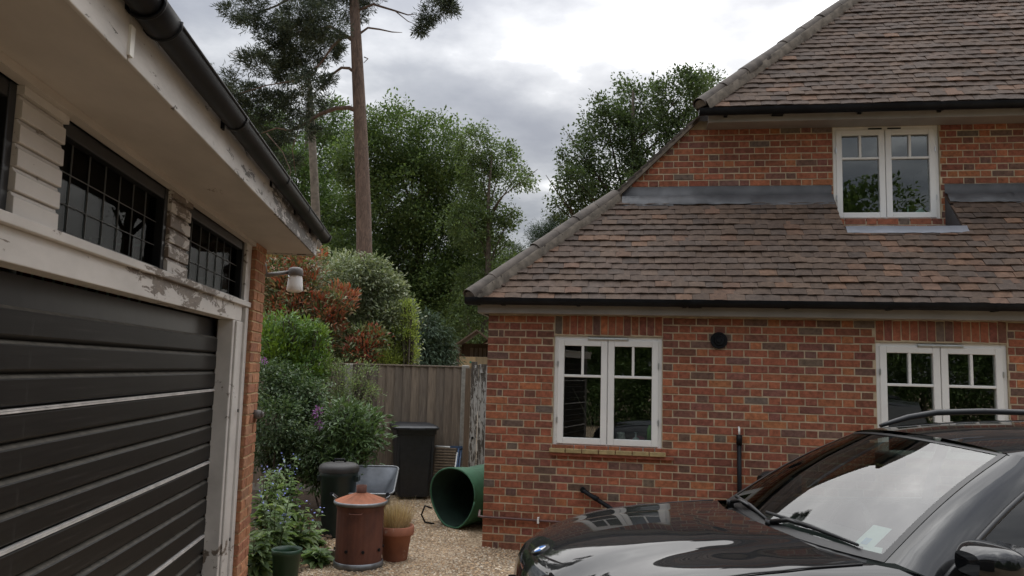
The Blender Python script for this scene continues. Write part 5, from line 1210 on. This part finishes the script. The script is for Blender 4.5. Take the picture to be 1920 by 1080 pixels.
# A pillars
for sg in (1, -1):
    P = []
    for v in np.linspace(0, 1, 12):
        e = wsp(1, v); sx = -.30 * (1 - v) - .10 * v * 0; o1 = (e[0] - .025, e[1] + .028, e[2] + .004); o2 = (e[0] - .075, e[1] + .062 + .035 * (1 - v), e[2] - .016); o3 = (e[0] - .13 - .02 * (1 - v), e[1] + .080 + .045 * (1 - v), e[2] - .045)
        P.append([(q[0], q[1] * sg, q[2]) for q in (e, o1, o2, o3)])
    m.grid(P, flip=(sg > 0))
    # rear pillars
    m.add([(q[0], q[1] * sg, q[2]) for q in ((-2.55, .63, 1.53), (-3.05, .56, 1.52), (-3.2, .76, 1.13), (-2.75, .825, 1.13))], [(0, 1, 2, 3)])
m.build('roof', MT['paint'], car)
MB().add([(-3.06, .5, 1.56), (-3.06, -.5, 1.56), (-3.2, -.72, 1.13), (-3.2, .72, 1.13)], [(0, 1, 2, 3)]).build('rear_window', MT['sideglass'], car)
for sg in (1, -1):
    def sp(x, v): 
        b0 = .845 if x > -2.6 else .83; t0 = .628; zt_ = lerp(x, [-2.6, -1.6, -1.0, -.72], [1.53, 1.555, 1.54, 1.49]); return (x, sg * (b0 + (t0 - b0) * v + .03 * math.sin(math.pi * v)), 1.135 + (zt_ - 1.135) * v)
    def aedge(v): e = wsp(1, v); return (e[0] - .14, sg * (e[1] + .085 + .04 * (1 - v)), e[2] - .05)
    # front door glass follows the pillar
    P = [[aedge(v) if k == 0 else tuple(np.array(aedge(v)) * (1 - k / 4) + np.array(sp(-1.28, v)) * (k / 4)) for k in range(5)] for v in np.linspace(.04, .94, 8)]
    MB().grid(P).build('side_window', MT['sideglass'], car); MB().grid([[sp(x, v) for x in (-1.36, -1.8, -2.2)] for v in np.linspace(0, 1, 6)]).build('side_window', MT['sideglass'], car); MB().grid([[sp(x, v) for x in (-2.28, -2.6)] for v in np.linspace(0, 1, 6)]).build('side_window', MT['sideglass'], car)
    mm = MB()
    for x0, x1 in ((-1.28, -1.36), (-2.2, -2.28)): mm.grid([[sp(x, v) for x in (x0, x1)] for v in np.linspace(0, 1, 6)])
    mm.tube([aedge(v) for v in np.linspace(0.0, 1, 10)], .012, 6); mm.tube([(x, sg * .850, 1.138) for x in (-.22, -1.2, -2.75)], .013, 6); mm.build('window_seal', MT['trim'], car)
    # quarter panel in front of the glass where the mirror sits
    MB().add([(-.16, sg * .852, 1.13), (-.36, sg * .858, 1.135), (-.355, sg * .815, 1.265)], [(0, 1, 2)]).build('mirror_sail', MT['trim'], car)
    # roof rail
    pts = [(-.84, sg * .565, 1.590), (-.92, sg * .57, 1.614), (-1.02, sg * .575, 1.641), (-1.2, sg * .58, 1.671), (-1.5, sg * .582, 1.683), (-2.1, sg * .58, 1.680), (-2.6, sg * .56, 1.652), (-2.85, sg * .55, 1.61)]
    MB().tube(pts, [.010, .014, .017, .018, .018, .018, .016, .010], 10).build('roof_rail', MT['trim'], car)
    # mirror
    if True:
        my = sg * .97; mdx = 0 if sg > 0 else -.17; mm = MB(); Pm = []
        for tt in np.linspace(0, 1, 9):
            rr = math.sin(math.pi * (.08 + .84 * tt)) ** .5; x = -.15 - .20 * tt + mdx
            Pm.append([(x + .03 * math.sin(a) * 0, my + .125 * rr * math.copysign(abs(math.cos(a)) ** .55, math.cos(a)), 1.210 + (.085 if math.sin(a) > 0 else .07) * rr * math.copysign(abs(math.sin(a)) ** .6, math.sin(a)) - .02 * tt) for a in np.linspace(0, 2 * math.pi, 20, endpoint=False)])
        mr = mm.grid(Pm, close=True); mm.add(Pm[-1], [tuple(range(20))]); mm.add(Pm[0], [tuple(range(20))[::-1]]); mo = mm.build('door_mirror', MT['paint'], car); mo.modifiers.new('smooth', 'SUBSURF').render_levels = 1
        MB().tube([(-.25 + mdx, sg * .85, 1.125), (-.26 + mdx, my - sg * .05, 1.14)], [.035, .03], 10).build('mirror_arm', MT['trim'], mo); MB().add([(-.354 + mdx, my - .1, 1.16), (-.354 + mdx, my + .1, 1.16), (-.354 + mdx, my + .1, 1.27), (-.354 + mdx, my - .1, 1.27)], [(0, 1, 2, 3)]).build('mirror_glass', MT['chrome'], mo)
    # wheels
    for x in (.62, -2.2):
        wo = MB().lathe([(.20, -.11), (.33, -.115), (.36, -.08), (.365, 0), (.36, .08), (.33, .115), (.20, .11)], 36).build('wheel', MT['rubber'], car); wo.location = (x, sg * .80, .365); wo.rotation_euler = (R(90), 0, 0)
        mm = MB().lathe([(.0, .09 * -sg), (.06, .10 * -sg), (.215, .085 * -sg), (.225, .11 * -sg), (.225, -.1)], 30)
        for k in range(5): a = k * 1.2566; mm.tube([(.05 * math.cos(a), .05 * math.sin(a), .105 * -sg), (.21 * math.cos(a), .21 * math.sin(a), .10 * -sg)], .022, 6)
        mm.build('rim', plain('alloy_%d%d' % (x * 10, sg), (.4, .4, .41), .35, metal=.9), wo)
    # headlights
    hl = MB().grid([[(lambda q: (q[0] + .012, sg * abs(q[1]), q[2]))(( nose_x(y) - .10 * (z - .72) / .2 + .015, y, z)) for y in np.linspace(.44, .80, 7)] for z in (.70, .76, .82, .875)]); hl.build('headlight', glass('lamp_lens_%d' % (sg + 1), (.8, .82, .85), .06), car)
    # kidney grille: chrome surround, dark slats
    gy = .13; cxg = nose_x(gy) + .02; ring_ = [(cxg + .012 - .05 * (z_ > .84), sg * (gy + .105 * math.copysign(abs(math.cos(a)) ** .6, math.cos(a))), z_) for a in np.linspace(0, 2 * math.pi, 25) for z_ in [.80 + .105 * math.copysign(abs(math.sin(a)) ** .6, math.sin(a))]]
    MB().tube(ring_, .011, 8).build('grille_surround', MT['chrome'], car)
    for k in range(6): MB().box(cxg - .03, cxg + .012, sg * (.04 + k * .034) - .004, sg * (.04 + k * .034) + .004, .71, .885).build('grille_slat', MT['trim'], car)
# number-less bumper detail, cowl, wipers
MB().grid([[(x_, y, z_) for y in np.linspace(-.64, .64, 15) for x_, z_ in [((.115 * (1 - (y / .719) ** 2)) + dx, 1.155 - .012 * (1 - (y / .719) ** 2) + dz - .055 * (abs(y) / .64) ** 3 * (dx > .02))]] for dx, dz in ((-.01, .004), (.03, -.008), (.06, -.013), (.085, -.02))]).build('cowl', MT['trim'], car)
def wiper(name_, piv, tip, mid):
    w_ = MB().tube([piv, tuple((np.array(piv) + mid) / 2 + (0, 0, .02)), mid], [.012, .010, .007], 8).build(name_, MT['trim'], car)
    MB().tube([tuple(np.array(mid) + (np.array(tip) - mid) * -1.0), tuple(np.array(mid) + (0, 0, .006)), tip], [.007, .010, .006], 6).build('wiper_blade', MT['rubber'], w_); MB().tube([tuple(np.array(piv) - (0, 0, .03)), tuple(np.array(piv) + (0, 0, .012))], .02, 10).build('pivot', MT['trim'], w_)
def on_glass(u, v, h=.014): p = np.array(wsp(u, v)); return tuple(p + np.array([.5, 0, .86]) * h)
wiper('wiper', (.10, -.02, 1.165), on_glass(.80, .05), on_glass(.36, .075)); wiper('wiper', (.075, -.52, 1.175), on_glass(-.06, .03), on_glass(-.42, .055))
# badge: black ring, blue and white quarters
bx_ = 1.205; bpos = Vector((bx_, 0, 1.046)); nrm = Vector((.42, 0, .91)).normalized(); xa = Vector((0, 1, 0)); ya = nrm.cross(xa)
def disc(r0, r1, a0, a1, h, n_=10):
    pts = []
    for r_, rng_ in ((r1, np.linspace(a0, a1, n_)), (r0, np.linspace(a1, a0, n_))):
        for a in rng_: pts.append(tuple(bpos + xa * (r_ * math.cos(a)) + ya * (r_ * math.sin(a)) + nrm * h))
    return pts
bd = MB().add(disc(.0305, .041, 0, 2 * math.pi - .001, .006, 32), [tuple(range(64))]); bo = bd.build('badge', MT['trim'], car)
MB().add(disc(.040, .044, 0, 2 * math.pi - .001, .007, 32), [tuple(range(64))]).add(disc(.029, .0315, 0, 2 * math.pi - .001, .007, 32), [tuple(range(64))]).build('badge_ring', MT['chrome'], bo)
bl_, wh_ = plain('badge_blue', (.03, .16, .50), .3), plain('badge_white', (.8, .8, .8), .3)
for k in range(4): MB().add(disc(.0005, .0295, k * math.pi / 2, (k + 1) * math.pi / 2, .0065, 8), [tuple(range(16))]).build('badge_quarter', (bl_ if k % 2 else wh_), bo)
MB().tube([tuple(bpos - nrm * .012), tuple(bpos + nrm * .0058)], .044, 28).build('badge_base', MT['trim'], bo)
# papers and cabin
MB().grid([[tuple(np.array(wsp(u, v)) - np.array([.5, 0, .86]) * .006) for u in (.73, .80, .86)] for v in (.07, .13, .22)]).build('windscreen_sticker', plain('pale_sticker', (.60, .68, .66), .6, var=.1, scale=20), car)
MB().grid([[tuple(np.array(wsp(u, v)) - np.array([.5, 0, .86]) * .0052) for u in (.765, .81)] for v in (.085, .13)]).build('sticker_print', plain('blue_print', (.22, .42, .62), .6, var=.3, scale=60), car)
MB().add([(-.18, .30, 1.128), (-.10, .42, 1.130), (-.13, .50, 1.131), (-.23, .36, 1.128)], [(0, 1, 2, 3)]).build('paper_slip', plain('white_paper', (.65, .68, .66), .7, var=.05), car)
m = MB().grid([[(x, y, 1.115 - .10 * max(0, -(x + .28)) - .03 * (y / .7) ** 2) for y in np.linspace(-.69, .69, 9)] for x in (.06, -.12, -.3, -.42)]); m.grid([[(-.42, y, z) for y in np.linspace(-.69, .69, 5)] for z in (1.09, .8, .5)]); m.build('dashboard', MT['cabin'], car)
MB().tube([(-.50 - .06 * math.sin(a), -.36 + .18 * math.cos(a), 1.03 + .17 * math.sin(a)) for a in np.linspace(0, 2 * math.pi, 28)], .014, 8).build('steering_wheel', MT['cabin'], car)
bevel(MB().box(-.53, -.50, -.11, .11, 1.435, 1.50).build('rear_view_mirror', MT['trim'], car), .012)
for sy in (-.36, .36):
    m = MB().box(-1.45, -.95, sy - .25, sy + .25, .55, .75); m.prism([(-1.35, .72), (-1.50, 1.28), (-1.60, 1.28), (-1.52, .72)], sy - .24, sy + .24, 'y'); m.box(-1.60, -1.51, sy - .13, sy + .13, 1.30, 1.47); bevel(m.build('seat', MT['cabin'], car), .03)
m = MB().box(-2.5, -2.0, -.66, .66, .55, .78); m.prism([(-2.40, .75), (-2.55, 1.25), (-2.66, 1.25), (-2.58, .75)], -.66, .66, 'y'); bevel(m.build('seat', MT['cabin'], car), .03)
MB().box(-3.0, 0.0, -.80, .80, .37, .40).build('cabin_floor', MT['cabin'], car)
m = MB().grid([[(x, u * (abs(roofp(u, x)[1]) / max(abs(u), .01) if u else 0), roofp(u, x)[2] - .03) for u in np.linspace(-1, 1, 9)] for x in xr[1:]]); m.build('headlining', MT['cabin'], car)
for sg in (1, -1): MB().grid([[(x, sg * .80, z) for x in (-.1, -1.2, -2.2, -2.9)] for z in (.4, .8, 1.125)]).build('door_card', MT['cabin'], car)
for sg in (1, -1): MB().tube([(lambda q: (q[0], sg * q[1], q[2] + .001))(bonnet(s, 11)) for s in np.linspace(.02, .93, 16)], .0035, 5).build('bonnet_gap', MT['rubber'], body)
